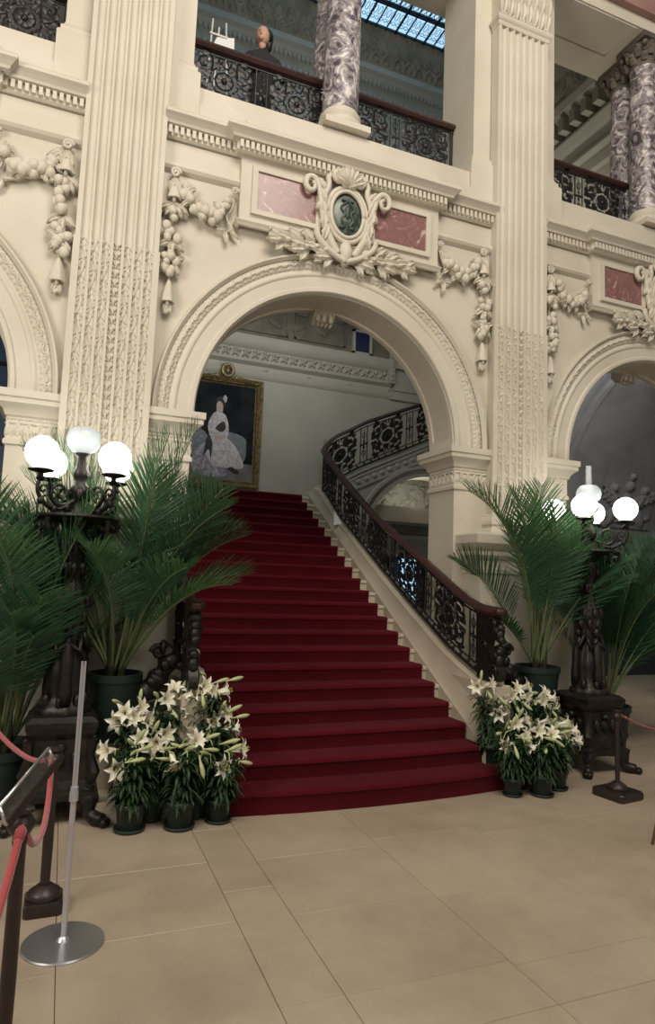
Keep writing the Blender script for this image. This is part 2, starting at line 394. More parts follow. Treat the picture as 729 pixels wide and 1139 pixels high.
# imposts with carved frieze: path from pilaster side round the jamb to the back
IMP=[(0.,2.52),(.018,2.53),(.018,2.56),(.0,2.575),(.0,2.74),(.02,2.755),(.03,2.79),(.06,2.82),(.085,2.84),(.085,2.875),(.10,2.885),(.10,2.94),(.0,2.955)]
def impost(xj,xp,side):
    mb=MB()
    path=[(xp,WY),(xj,WY),(xj,RY),(xp,RY)]
    sweep(mb,path,closep(IMP,.02),side=side)
    # carved leaves in the frieze, front and reveal
    L=abs(xp-xj)
    for face in (0,1):
        LL=(L-.01) if face==0 else (RY-WY); H=.155; bl=[]
        n=max(3,int(LL/.075)); st=LL/n
        for k in range(n):
            cu=st*(k+.5); bl+= [(cu,.05,.010,.05,0,.016),(cu-st*.25,.05,.009,.045,-.35,.013),(cu+st*.25,.05,.009,.045,.35,.013),(cu,.115,st*.38,.012,0,.018),(cu+st*.5,.09,.008,.04,0,.012)]
        for k in range(int(LL/.025)): bl.append((.0125+.025*k,.145,.009,.010,0,.014))
        u,v,F=blobfield(LL,H,max(20,int(LL/.008)),24,bl)
        P=np.zeros((len(v),len(u),3)); U,Z=np.meshgrid(u,v)
        if face==0:
            P[...,0]=min(xj,xp)+U; P[...,1]=WY-.002-F; P[...,2]=2.58+Z
        else:
            P[...,0]=xj+(.002+F)*(-side if False else (1 if xp<xj else -1)); P[...,1]=WY+U; P[...,2]=2.58+Z
        mb.grid(P)
    trim(mb,smooth=True,angle=30)
for c in centers:
    if c>-1: impost(c-RI,c-RI-.39,side=-1 if False else 1) if False else None
def path_side():
    pass
for c in centers:
    # right jamb of the opening (wall to the right) and left jamb
    impost(c+RI,c+RI+.40,side=-1)
    impost(c-RI,c-RI-.40,side=1)
# main entablature with centre breakfront, for each bay
EP=[(0,5.02),(.035,5.045),(.05,5.07),(.045,5.10),(.022,5.115),(.022,5.30),(.045,5.31),(.06,5.325),(.06,5.405),(.105,5.41),(.115,5.43),(.14,5.455),(.165,5.475),(.165,5.50),(.15,5.52),(.03,5.56),(.0,5.57)]
def entabl(c):
    mb=MB(); x0=c-1.69; x1=c+1.69; b0=c-1.01; b1=c+1.01; br=.075
    sweep(mb,[(x0,WY),(b0,WY),(b0,WY-br),(b1,WY-br),(b1,WY),(x1,WY)],closep(EP[6:],.08),side=1)
    sweep(mb,[(x0,WY),(b0,WY)],closep(EP[:6],.02),side=1); sweep(mb,[(b1,WY),(x1,WY)],closep(EP[:6],.02),side=1)
    # breakfront body with panel surrounds
    mb.box(b0,b1,WY-br,WY+.02,4.70,5.31)
    sweep(mb,[(b0,WY),(b0,WY-br),(b1,WY-br),(b1,WY)],closep([(0,4.66),(.012,4.665),(.02,4.68),(.035,4.70),(.02,4.715),(0,4.72)],.01),side=1)
    # dentils
    def dent(a,b,y):
        n=int(abs(b-a)/.048); st=(b-a)/n
        for k in range(n):
            x=a+st*(k+.5); mb.box(x-.015,x+.015,y-.092,y-.04,5.335,5.402)
    dent(x0+.02,b0-.05,WY); dent(b0-.05,b1+.05,WY-br); dent(b1+.05,x1-.02,WY)
    # bead row under the panel
    n=40
    for k in range(n):
        x=b0+.03+(b1-b0-.06)*k/(n-1)
        if abs(x-c)>.30: mb.ell((x,WY-br-.012,4.685),(.013,.013,.011),6,4)
    # plinth band standing on the cornice (below the balcony railing)
    mb.prism([(WY-.03,5.55),(WY-.03,5.70),(WY+.0,5.72),(WY+.25,5.90),(WY+.3,5.90),(WY+.3,5.55)],'x',x0,x1)
    mb.box(b0+.02,b1-.02,WY-.09,WY,5.53,5.66)
    trim(mb)
    # raised frames round the marble panels + marble
    for k,(a,b) in enumerate(((c-.86,c-.30),(c+.30,c+.86))):
        f=MB(); y=WY-br
        for (xa,xb,za,zb) in ((a-.05,b+.05,5.19,5.235),(a-.05,b+.05,4.785,4.83),(a-.05,a,4.83,5.19),(b,b+.05,4.83,5.19)):
            f.box(xa,xb,y-.028,y+.005,za,zb)
        nm=['left of the','right of the'][k]; bay=['left','central','right'][centers.index(c)]
        p=empty('marble_panel',((a+b)/2,y,4.8),'rose marble panel on the frieze over the %s arch, %s carved cartouche'%(bay,nm),'panel','rose marble panels on the frieze')
        f2=f.build('panel_frame',M['stone'],p); 
        g=MB(); g.box(a,b,y-.012,y+.004,4.83,5.19); g2=g.build('marble_slab',M['pink'],p)
        for o in (f2,g2): o.matrix_parent_inverse=Matrix.Translation((-(a+b)/2,-y,-4.8))
for c in centers: entabl(c)
def bake(o,parent):
    """keep a world placed mesh in place under a located parent"""
    o.parent=parent; o.matrix_parent_inverse=Matrix.Translation(-Vector(parent.location)); return o
# ================================================================== PILASTERS
PY=5.38
def flute_poly(c,hw,yf,depth,nf,margin):
    """front polyline of a fluted face"""
    pts=[(c-hw,yf+.12),(c-hw,yf)]
    w=(2*hw-2*margin)/nf; fil=w*.22
    for k in range(nf):
        a=c-hw+margin+k*w+fil/2; b=a+w-fil
        for i in range(7):
            t=PI*i/6; pts.append(((a+b)/2-(b-a)/2*math.cos(t),yf+depth*math.sin(t)))
    pts+=[(c+hw,yf),(c+hw,yf+.12)]
    return pts
def pilaster(c,which,upto=8.0):
    p=empty('fluted_pilaster',(c,PY,0),which,'pilaster','tall fluted pilasters between the arches')
    hw=.325; ZR=4.235; ZB=2.30; ZT=7.60
    mb=MB(); poly=flute_poly(c,hw,PY,.028,7,.03)
    mb.prism(poly,'z',ZR,ZT-.03)
    w=(2*hw-.06)/7
    # rounded flute heads
    mb.box(c-hw,c+hw,PY+.0,PY+.12,ZT-.03,ZT)
    bake(mb.build('fluted_shaft',M['stone'],smooth=True,angle=40),p)
    # carved lower part
    mb=MB(); H=ZR-ZB; fil=w*.26; res=.0048
    r2=random.Random(int(c*100))
    for k in range(7):
        a=c-hw+.03+k*w+fil/2; b=a+w-fil; Wf=b-a; bl=[]
        per=.155; nrep=int(H/per)+1; ctr=(k==3)
        off=(k%2)*.07
        for j in range(nrep):
            z=j*per+off-.05
            if ctr:
                for q in (0,.075):
                    bl+=[(Wf/2,z+q+.03,.011,.030,0,.026)]
                    for s in (-1,1): bl+=[(Wf/2+s*.018,z+q+.045,.007,.026,-s*.6,.022),(Wf/2+s*.020,z+q+.012,.009,.010,0,.02)]
            else:
                s=1 if (j+k)%2 else -1
                # S stem
                for i in range(10):
                    t=i/10; bl.append((Wf/2+s*.018*math.sin(t*2*PI*.5+0),z+t*per,.006,.012,0,.012))
                bl+=acanthus(Wf/2-s*.018,z+.015,.10,PI/2+s*.32,.022,s); bl+=acanthus(Wf/2+s*.022,z+.085,.06,PI/2-s*.5,.020,-s)
                bl+=[(Wf/2+s*.018,z+.115,.013,.016,0,.030),(Wf/2+s*.020,z+.05,.008,.022,s*.6,.022),(Wf/2-s*.02,z+.10,.008,.02,-s*.5,.022)]
        u,v,F=blobfield(Wf,H,18,int(H/res),bl)
        P=np.zeros((len(v),len(u),3)); U,Z=np.meshgrid(u,v)
        edge=np.minimum(np.clip(U/.004,0,1),np.clip((Wf-U)/.004,0,1))
        P[...,0]=a+U; P[...,2]=ZB+Z; P[...,1]=PY+.022*edge-F*edge*.95
        mb.grid(P)
    # fillets and flanks
    for k in range(8):
        x=c-hw+.03+k*w; mb.box(x-fil/2-(.03 if k==0 else 0),x+fil/2+(.03 if k==7 else 0),PY-.005,PY+.03,ZB,ZR)
    mb.box(c-hw,c+hw,PY+.02,PY+.12,ZB,ZR)
    bake(mb.build('carved_relief_panel',M['stone'],smooth=True,angle=50,recalc=False),p)
    # flat backing strip pilaster
    # base mouldings
    mb=MB(); path=[(c-hw,WY),(c-hw,PY),(c+hw,PY),(c+hw,WY)]
    sweep(mb,path,closep([(0,2.30),(.015,2.29),(.02,2.27),(.035,2.25),(.05,2.22),(.05,2.19),(.035,2.17),(.04,2.15),(.065,2.14),(.08,2.11),(.08,2.095)][::-1],.05),side=1)
    mb.box(c-hw,c+hw,PY,WY,2.09,2.30)
    bake(mb.build('base_molding',M['stone'],smooth=True,angle=30),p)
    # pedestal
    mb=MB(); ph=.56; yf=5.24
    mb.box(c-ph,c+ph,yf,WY+.02,.0,2.0)
    path=[(c-ph,WY),(c-ph,yf),(c+ph,yf),(c+ph,WY)]
    sweep(mb,path,closep([(0,1.70),(.015,1.71),(.015,1.75),(0,1.76),(0,1.83),(.03,1.85),(.05,1.88),(.05,1.92),(.08,1.94),(.115,1.99),(.115,2.07),(.09,2.095),(-.02,2.10)],.04),side=1)
    sweep(mb,path,closep([(.09,0),(.09,.22),(.06,.25),(.045,.30),(.02,.33),(0,.36)],.04),side=1)
    mb.box(c-ph+.12,c+ph-.12,yf-.008,yf,.50,1.58)
    bake(mb.build('pedestal',M['stone'],smooth=True,angle=30),p)
    # necking, capital with acanthus, abacus
    mb=MB(); path=[(c-hw,WY),(c-hw,PY),(c+hw,PY),(c+hw,WY)]
    sweep(mb,path,closep([(0,7.56),(.012,7.58),(.012,7.60),(.03,7.615),(.04,7.64),(.03,7.665),(.0,7.67)],.04),side=1)
    mb.box(c-hw,c+hw,PY+.01,WY+.05,7.6,8.3)
    for row,(z,L,n,lf) in enumerate(((7.67,.26,8,.07),(7.80,.30,7,.10))):
        for k in range(n):
            x=c-hw+2*hw*(k+.5)/n; relief_leaf(mb,x,z,PY+.01,L,.10,PI/2,lift=lf,lobes=4)
    for s in (-1,1):
        mb.tube([(q[0],PY-.07,q[1]) for q in spiral(c+s*.27,8.12,.085,1.6,dirn=s,a0=PI/2)],.022,6)
    sweep(mb,path,closep([(.06,8.22),(.10,8.26),(.12,8.35)],.04),side=1)
    for k in range(14): 
        x=c-hw+2*hw*(k+.5)/14; mb.ell((x,PY-.02,7.68),(.018,.02,.02),6,4)
    bake(mb.build('capital',M['stone'],smooth=True,angle=50),p)
    return p
pilaster(CX-2.0,'tall fluted stone pilaster between the left arch and the central arch')
pilaster(CX+2.0,'tall fluted stone pilaster between the central arch and the right arch')
# upper wall piers behind the pilasters
for i,c in enumerate((CX-2.0,CX+2.0)):
    mb=MB(); hw=.53
    mb.box(c-hw,c+hw,5.52,6.15,5.88,8.36)
    sweep(mb,[(c-hw,6.15),(c-hw,5.52),(c+hw,5.52),(c+hw,6.15)],closep([(.06,5.55),(.06,5.98),(.05,6.0),(.035,6.01),(.035,6.05),(.015,6.07),(0,6.10)],.04),side=1)
    mb.box(c-hw-.02,c+hw+.02,5.50,5.80,5.56,5.95)
    o=mb.build('wall_upper_%s'%('left','right')[i],M['stone'],smooth=True,angle=30); o['kind']='structure'
# ================================================================== GALLERY : slab, columns, entablature
mb=MB(); mb.box(-4.5,10.5,5.80,7.3,5.62,GZ); o=mb.build('floor_gallery',M['stone_hall']); o['kind']='structure'
def column(x,y,label,grp):
    p=empty('marble_column',(x,y,GZ),label,'column',grp)
    s=MB(); s.lathe([(.178,6.14),(.18,6.5),(.176,7.2),(.160,8.0),(.166,8.04)],(x,y,0),32)
    bake(s.build('column_shaft',M['violet'],smooth=True,angle=40),p)
    s=MB(); s.box(x-.235,x+.235,y-.235,y+.235,GZ,GZ+.06); s.lathe([(.225,5.96),(.235,5.985),(.225,6.02),(.195,6.035),(.195,6.05),(.21,6.07),(.21,6.10),(.19,6.12),(.182,6.145)],(x,y,0),32)
    bake(s.build('column_base',M['stone'],smooth=True,angle=40),p)
    s=MB(); s.lathe([(.165,8.02),(.178,8.05),(.165,8.07),(.165,8.12),(.18,8.2),(.22,8.27),(.23,8.28)],(x,y,0),24)
    for row,(z,r,L,n) in enumerate(((8.06,.165,.11,8),(8.13,.17,.13,8))):
        for k in range(n):
            t=2*PI*(k+.5*row)/n
            pts=[(x+(r+o_)*math.cos(t),y+(r+o_)*math.sin(t),z+h_) for o_,h_ in ((0,0),(.015,L*.5),(.03,L*.85),(.055,L),(.065,L*.9),(.06,L*.8))]
            s.tube(pts,[.035,.045,.04,.03,.02,.01],6)
    for k in range(4):
        t=PI/4+k*PI/2; s.ell((x+.25*math.cos(t),y+.25*math.sin(t),8.24),.035,8,6)
    s.box(x-.225,x+.225,y-.225,y+.225,8.28,8.345)
    bake(s.build('column_capital',M['capital'],smooth=True,angle=50),p)
for i,c in enumerate(centers):
    b=['left','middle','right'][i]
    if i>0:
        column(c+(.05 if i==2 else .0),5.66,'violet veined marble column at the front of the %s balcony opening'%b,'marble columns of the gallery')
        column(c+(.13 if i==2 else .02),6.05,'violet veined marble column just behind the front column of the %s balcony opening'%b,'marble columns of the gallery')
mb=MB()
mb.box(-4.5,10.5,5.44,6.3,8.35,8.55)
for a,b in ((CX-BAY+.27,CX-2.35),(CX-1.65,CX-.27),(CX+.27,CX+1.65),(CX+2.35,CX+BAY-.27),(CX+BAY+.27,CX+BAY+1.65)):
    for (xa,xb,ya,yb) in ((a,b,5.46,5.50),(a,b,5.95,5.99),(a,a+.04,5.5,5.95),(b-.04,b,5.5,5.95)): mb.box(xa,xb,ya,yb,8.335,8.36)
trim(mb)
mb=MB(); mb.box(-4.5,10.5,5.36,5.5,8.5,8.86); trim(mb,'frieze_pink')
mb=MB()
sweep(mb,[(-4.5,5.36),(10.5,5.36)],closep([(0,8.86),(.05,8.88),(.09,8.93),(.15,8.96),(.15,9.0),(0,9.02)],.1),side=1)
trim(mb)
mb=MB()
for k in range(60): mb.ell((4.9+k*.055,5.30,8.885),.014,6,5)
o=mb.build('cornice_bulb_string',M['bulb']); tag(o,'row of tiny glowing bulbs along the pink frieze at the top right corner','lights',kind='stuff')
# ================================================================== STAIR HALL SHELL
YB=10.6
mb=MB(); mb.box(.05,7.7,YB,YB+.2,0,12.6); o=mb.build('wall_back',M['stone_hall']); o['kind']='structure'
mb=MB(); mb.box(-.05,.12,RY+.0,YB+.2,0,12.6); o=mb.build('wall_left',M['stone_hall']); o['kind']='structure'
# oblique partition on the right
mb=MB(); mb.add([(4.30,RY,0),(4.45,RY,0),(7.75,YB+.1,0),(7.60,YB+.1,0),(4.30,RY,12.6),(4.45,RY,12.6),(7.75,YB+.1,12.6),(7.6,YB+.1,12.6)],[(0,3,2,1),(4,5,6,7),(0,1,5,4),(1,2,6,5),(2,3,7,6),(3,0,4,7)])
o=mb.build('wall_right',M['stone_hall']); o['kind']='structure'
# lower cornice bands on the back wall
mb=MB()
sweep(mb,[(.12,YB),(5.35,YB)],closep([(0,4.92),(.03,4.95),(.05,5.0),(.05,5.04),(.03,5.06),(.03,5.14),(.06,5.16),(.10,5.19),(.10,5.22),(.09,5.23),(.09,5.40),(.12,5.42),(.16,5.47),(.18,5.55),(.18,5.62)],.05),side=1)
bl=[]; H=.165; L=5.2; n=int(L/.17)
for k in range(n):
    cu=.085+.17*k
    bl+=acanthus(cu-.07,.02,.17,.75,.026,1); bl+=[(cu+.05,.115,.035,.028,0,.03),(cu+.05,.115,.02,.015,0,.036),(cu+.03,.035,.03,.018,.3,.022),(cu-.03,.135,.04,.012,.2,.02)]
u,v,F=blobfield(L,H,900,20,bl); P=np.zeros((20,900,3)); U,Z=np.meshgrid(u,v); P[...,0]=.13+U; P[...,1]=YB-.092-F*1.8; P[...,2]=5.232+Z
mb.grid(P)
# rosettes on the fascia under
for k in range(5): mb.ell((2.2+k*.78,YB-.035,5.10),(.035,.02,.035),8,6)
# return piece and lighter panels on the right
mb.box(5.35,7.3,YB-.06,YB,4.92,5.02); mb.box(5.35,7.3,YB-.10,YB,5.5,5.62)
mb.box(5.42,7.2,YB-.03,YB,5.10,5.42); 
trim(mb,'stone_hall',smooth=True,angle=35)
mb=MB(); mb.box(5.27,5.40,YB-.13,YB,5.2,6.0); 
for k in range(8): mb.ell((5.335,YB-.14,5.27+k*.085),(.045,.02,.04),8,6)
trim(mb,'stone_hall',smooth=True,angle=35)
# painted frieze above the landing cornice, gallery slab above
mb=MB(); mb.box(.12,5.35,YB-.12,YB,5.6,6.35)
for a,b in ((.3,1.7),(1.85,3.3),(3.42,4.38)):
    for (xa,xb,za,zb) in ((a,b,5.70,5.73),(a,b,6.12,6.15),(a,a+.03,5.70,6.15),(b-.03,b,5.70,6.15)): mb.box(xa,xb,YB-.15,YB-.11,za,zb)
for k in range(9): mb.ell((.55+.42*k,YB-.13,5.92),(.15,.03,.07),10,6,Matrix.Rotation(.5*(-1)**k,3,'Y'))
trim(mb,'plaster')
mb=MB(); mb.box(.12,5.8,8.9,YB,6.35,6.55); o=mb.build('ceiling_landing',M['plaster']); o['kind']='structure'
mb=MB(); mb.box(4.56,4.84,YB-.16,YB-.11,5.66,6.02); w1=mb.build('window_1',M['blue_panel']); w1['kind']='structure'
mb=MB()
for (xa,xb,za,zb) in ((4.51,4.89,5.62,5.66),(4.51,4.89,6.02,6.06),(4.51,4.56,5.62,6.06),(4.84,4.89,5.62,6.06)): mb.box(xa,xb,YB-.18,YB-.11,za,zb)
mb.build('window_frame',M['stone_hall'],w1)
# upper cove bands under the skylight
mb=MB()
sweep(mb,[(.12,YB),(7.0,YB)],closep([(0,9.6),(.06,9.62),(.06,10.05),(.12,10.12),(.05,10.16),(.05,10.30),(.05,10.86),(.10,10.88),(.14,10.93),(.22,10.99),(.30,11.02),(.30,11.13)],.05),side=1)
for k in range(62): mb.box(.25+k*.108,.25+k*.108+.06,YB-.085,YB-.04,10.38,10.74)
for k in range(80): mb.box(.2+k*.084,.2+k*.084+.045,YB-.17,YB-.09,10.86,10.95)
for k in range(26): mb.ell((.3+k*.26,YB-.06,9.86),(.09,.05,.12),8,6)
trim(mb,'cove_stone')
bl=[]; L=6.9; H=.60
for k in range(30):
    cu=.12+k*.23
    bl+=acanthus(cu,.04,.30,PI/2,.05,1); bl+=acanthus(cu+.115,.18,.22,PI/2+.5,.04,1)
    bl.append((cu+.115,.10,.04,.04,0,.05)); bl.append((cu+.05,.54,.025,.025,0,.03)); bl.append((cu+.165,.54,.025,.025,0,.03))
u,v,F=blobfield(L,H,560,56,bl); P=np.zeros((56,560,3)); U,Z=np.meshgrid(u,v)
t=Z/H; P[...,0]=.12+U; P[...,1]=YB-.29-.20*t**1.4-F; P[...,2]=11.13+.60*Z/H-F*.3
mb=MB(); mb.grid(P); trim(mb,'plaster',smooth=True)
# skylight
SZ=11.75
mb=MB(); mb.box(.12,7.7,6.36,YB-.47,SZ,SZ+.03); p=mb.build('window_2',M['window_glow']); p['kind']='structure'
mb=MB()
for k in range(40):
    x=.2+k*.20; w=.014 if k%3 else .03; mb.box(x-w/2,x+w/2,6.36,YB-.47,SZ-.04,SZ-.002)
for y in (10.08,9.62,9.57,9.40,9.35,8.95,8.5,8.0,7.5,7.0): mb.box(.12,7.7,y-.014,y+.014,SZ-.04,SZ-.002)
for k in range(90):
    x=.16+k*.085; zc=SZ-.02
    mb.tube([(x,9.40,zc),(x+.085,9.57,zc)],.006,4); mb.tube([(x+.085,9.40,zc),(x,9.57,zc)],.006,4)
    for yc in (9.78,9.10,8.7):
        mb.tube([(x+.042+.03*math.cos(a),yc+.09*math.sin(a),zc) for a in [i*PI/4 for i in range(9)]],.005,4)
        mb.tube([(x+.042+.035*math.cos(a),yc+.16+.035*math.sin(a),zc) for a in [i*PI/4 for i in range(9)]],.005,4)
mb.build('window_lead_lattice',M['lead'],p)
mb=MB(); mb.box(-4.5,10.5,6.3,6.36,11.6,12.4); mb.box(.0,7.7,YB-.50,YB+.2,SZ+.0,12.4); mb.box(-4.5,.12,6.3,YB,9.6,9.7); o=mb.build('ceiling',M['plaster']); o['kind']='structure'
mb=MB(); mb.box(.12,7.5,6.15,6.35,8.55,12.3); o=mb.build('wall_upper_front',M['stone_hall']); o['kind']='structure'
# gallery room on the right : side wall with cornice + ceiling
mb=MB(); mb.box(7.0,7.2,RY,9.9,5.88,9.4); o=mb.build('wall_gallery_right',M['stone_hall']); o['kind']='structure'
mb=MB(); sweep(mb,[(7.0,9.9),(7.0,RY)],closep([(0,7.85),(.04,7.9),(.04,8.1),(.10,8.16),(.10,8.2),(.05,8.22),(.05,8.42),(.12,8.46),(.20,8.54),(.20,8.58),(.08,8.60),(.08,8.84),(.25,8.88),(.34,8.95),(.38,9.05),(.38,9.1)],.05),side=1)
for k in range(16):
    y=6.1+k*.24; mb.box(6.66,6.93,y,y+.11,8.63,8.85)
trim(mb,'stone_hall')
bl=[]
rr=random.Random(3)
for k in range(70): bl+=acanthus(rr.uniform(.1,2.5),rr.uniform(.1,3.7),rr.uniform(.25,.5),rr.uniform(0,6.28),.06)
u,v,F=blobfield(2.6,3.9,150,210,bl); P=np.zeros((210,150,3)); U,Z=np.meshgrid(u,v); XL=4.5+.69*Z; P[...,0]=XL+(7.05-XL)*U/2.6; P[...,1]=RY+Z; P[...,2]=9.12-F
mb=MB(); mb.grid(P); mb.prism([(4.45,RY),(7.2,RY),(7.2,9.9),(7.15,9.9)],'z',9.13,9.3); o=mb.build('ceiling_gallery_right',M['plaster'],smooth=True,angle=60); o['kind']='structure'
# gallery left room dark
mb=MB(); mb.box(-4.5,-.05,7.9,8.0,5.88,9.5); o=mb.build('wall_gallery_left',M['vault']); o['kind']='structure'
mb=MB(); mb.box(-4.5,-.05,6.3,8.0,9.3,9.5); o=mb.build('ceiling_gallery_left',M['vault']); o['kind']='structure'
# ================================================================== ROOM BEHIND RIGHT ARCH (grey vault)
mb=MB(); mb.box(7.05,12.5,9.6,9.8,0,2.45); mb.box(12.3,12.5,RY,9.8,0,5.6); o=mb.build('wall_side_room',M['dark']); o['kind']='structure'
mb=MB()
rings=[]
for i in range(25):
    a=i/24*PI/2; y_=9.6-2.9*(1-math.cos(a)); rings.append([(x,y_,2.45+3.1*math.sin(a)) for x in (.717*y_+.16,12.4)])
mb.rings(rings,cap=False)
for x in (8.0,8.25):     # vault ribs
    rr=[]
    for i in range(25):
        a=i/24*PI/2; dy=-.07*math.cos(a); dz=-.07*math.sin(a)
        rr.append([(x,9.6-2.9*(1-math.cos(a)),2.45+3.1*math.sin(a)),(x+.01,9.6-2.9*(1-math.cos(a))+dy,2.45+3.1*math.sin(a)+dz),(x+.10,9.6-2.9*(1-math.cos(a))+dy,2.45+3.1*math.sin(a)+dz),(x+.11,9.6-2.9*(1-math.cos(a)),2.45+3.1*math.sin(a))])
    mb.rings(rr,cap=False)
o=mb.build('ceiling_side_room',M['vault'],smooth=True,angle=40); o['kind']='structure'
mb=MB(); sweep(mb,[(7.1,9.6),(12.3,9.6)],closep([(0,2.2),(.05,2.24),(.05,2.36),(.10,2.40),(.10,2.50),(.17,2.56),(.20,2.64),(.20,2.70),(.05,2.74)],.05),side=1)
trim(mb,'vault',smooth=True,angle=30)
bl=[]; rr=random.Random(5)
for sx in (-1,1):
    for k in range(5): bl+=acanthus(.65+sx*(.10+.10*k),.25+.07*k,.34,PI/2-sx*(.5+.12*k),.09,sx)
    bl+=[(.65+sx*.34,.22,.10,.22,sx*.5,.12),(.65+sx*.30,.50,.07,.18,-sx*.5,.12),(.65+sx*.38,.72,.08,.09,0,.14),(.65+sx*.52,.20,.14,.05,sx*.4,.08)]
bl+=[(.65,.42,.17,.24,0,.10),(.65,.42,.12,.18,0,.13),(.65,.78,.10,.10,0,.12),(.65,.95,.06,.07,0,.11),(.65,.12,.3,.06,0,.08)]
u,v,F=blobfield(1.3,1.1,120,100,bl); P=np.zeros((100,120,3)); U,Z=np.meshgrid(u,v)
P[...,0]=9.25+U; P[...,2]=2.78+Z; P[...,1]=9.56-2.9*(1-np.sqrt(np.clip(1-((P[...,2]-2.45)/3.1)**2,0,1)))-F*.8
mb=MB(); mb.grid(P)
o=mb.build('relief_sculpture',M['vault'],smooth=True,angle=60); tag(o,'grey plaster relief with a shield above the dark doorway in the right arch','sculpture')
# ROOM BEHIND LEFT ARCH
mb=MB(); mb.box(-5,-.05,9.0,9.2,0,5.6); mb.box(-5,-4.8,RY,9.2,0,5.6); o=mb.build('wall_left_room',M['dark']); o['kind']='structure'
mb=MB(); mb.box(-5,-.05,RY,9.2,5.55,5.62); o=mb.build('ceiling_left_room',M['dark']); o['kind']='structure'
mb=MB(); mb.box(-2.6,-.7,8.93,8.96,1.6,4.6); w3=mb.build('window_3',M['window_dim']); w3['kind']='structure'
mb=MB()
for k in range(8): mb.box(-2.6+k*.27-.02,-2.6+k*.27+.02,8.88,8.93,1.6,4.6)
for k in range(7): mb.box(-2.6,-.7,8.88,8.93,1.6+k*.5-.02,1.6+k*.5+.02)
mb.build('window_frame',M['lead'],w3)
# ================================================================== STAIRCASE
RS=.1330; TR=.2320; Y1=4.45; NS=21
CL=[1.06,1.10,1.14,1.16]+[1.17]*17      # carpet left edge per step
CR=[3.38,3.33,3.29,3.27,3.26,3.26,3.25,3.24]+[3.23-.003*k for k in range(13)]
st=empty('grand_staircase',(2.2,Y1,0),'wide cream stone staircase rising through the central arch','staircase')
def bow(x,k):   # gentle forward bow of the lowest steps
    t=(x-2.22)/1.1; return -(.075,.045,.02,.0)[min(k,3)]*max(0,1-t*t)
def step_mesh(k,xl,xr,th,nose,r=.018,seg=22,ends=0.):
    """a tread with rounded nosing: swept profile across x; th offsets the surface outward"""
    mb=MB(); z1=RS*(k+1)+th; z0=RS*k+(th if k>0 else 0.001); yb=Y1+TR*(k+1)+.03-th*0
    rings=[]
    for i in range(seg+1):
        x=xl+(xr-xl)*i/seg; y=Y1+TR*k+bow(x,k)-th
        if ends and k<3:   # rounded outer ends of the lowest steps
            e=max(0,abs(x-2.22)-((xr-xl)/2-ends*(3-k)*.5)); y+=e*e*6
        pr=[(y+.0,z0),(y,z1-.045),(y-nose,z1-.032)]
        for a in range(1,5): pr.append((y-nose+r*(1-math.cos(a*PI/8))-.0,z1-r+r*math.sin(a*PI/8)-.0))
        pr+=[(yb,z1),(yb,z0)]
        rings.append([(x,p[0],p[1]) for p in pr])
    mb.rings(rings,closed=True,cap=True); return mb
side_w=.115
for k in range(NS):
    xl=CL[k]-side_w-(.12,.05,.02,0)[min(k,3)]; xr=CR[k]+side_w+(.12,.05,.02,0)[min(k,3)]
    if k>=0:
        o=step_mesh(k,xl,xr,0,.014,seg=22,ends=.3).build('stone_step',M['stone_step'],smooth=True,angle=40); bake(o,st)
mb=MB(); mb.box(.12,6.9,Y1+TR*NS-.03,YB,2.55,RS*NS); bake(mb.build('landing',M['stone_step']),st)
# side masses below the railings
def rail_base_z(y): # line of the railing foot
    P=[(4.55,.78),(4.98,.83),(5.42,.99),(6.13,1.34),(6.77,1.67),(7.55,2.09),(8.15,2.41),(8.5,2.64),(8.83,2.87),(9.3,3.05)]
    if y<=P[0][0]: return P[0][1]
    for (a,b),(c,d) in zip(P,P[1:]):
        if y<=c: return b+(d-b)*(y-a)/(c-a)
    return P[-1][1]
def rail_top_z(y):
    P=[(4.75,1.36),(5.13,1.46),(5.44,1.60),(5.96,1.84),(6.47,2.07),(7.05,2.34),(7.59,2.64),(8.21,3.0),(8.7,3.33),(8.95,3.49)]
    if y<=P[0][0]: return P[0][1]
    for (a,b),(c,d) in zip(P,P[1:]):
        if y<=c: return b+(d-b)*(y-a)/(c-a)
    return P[-1][1]
for s,xi in ((1,3.30),(-1,1.10)):
    mb=MB(); xo=3.45 if s>0 else .92
    rings=[]
    ys=[4.62]+[4.8+.15*i for i in range(30)]
    for y in ys:
        if y>9.2: break
        z=rail_base_z(y)-.035; a=xo-s*.075; b=xo+s*.10; zs=min(z-.03,RS*(1+(y-Y1)/TR)+.035)
        i_=xo-s*(.14-.0)
        rings.append([(i_,y,0),(i_,y,zs-.02),(i_+s*.025,y,zs+.02),(a,y,z-.02),(a,y,z),(b,y,z),(b,y,0)])
    mb.rings(rings,closed=True,cap=True)
    o=bake(mb.build('stair_stringer',M['stone_step'],smooth=True,angle=35),st)
    # newel plinth and scrolled foot wings that carry the flower pots
    mb=MB(); c=xo+s*.03
    mb.box(min(c-.0,c+s*.40),max(c-.0,c+s*.40),4.78,5.26,0,.62)
    mb.box(c-.12,c+.12,4.78,5.25,0,.78)
    mb.lathe([(.13,0),(.13,.50),(.14,.52),(.14,.55),(.11,.56)],(c,4.74,0),24)
    bake(mb.build('newel_plinth',M['stone_step'],smooth=True,angle=35),st)
    mb=MB()
    x0,x1=(c-.18,c+.62) if s>0 else (c-.62,c+.18)
    mb.box(x0,x1,4.52,4.80,0,.13); mb.box(x0+(.0 if s>0 else .14),x1-(.14 if s>0 else 0),4.62,4.80,.13,.27)
    bake(mb.build('foot_ledge',M['stone_step']),st)
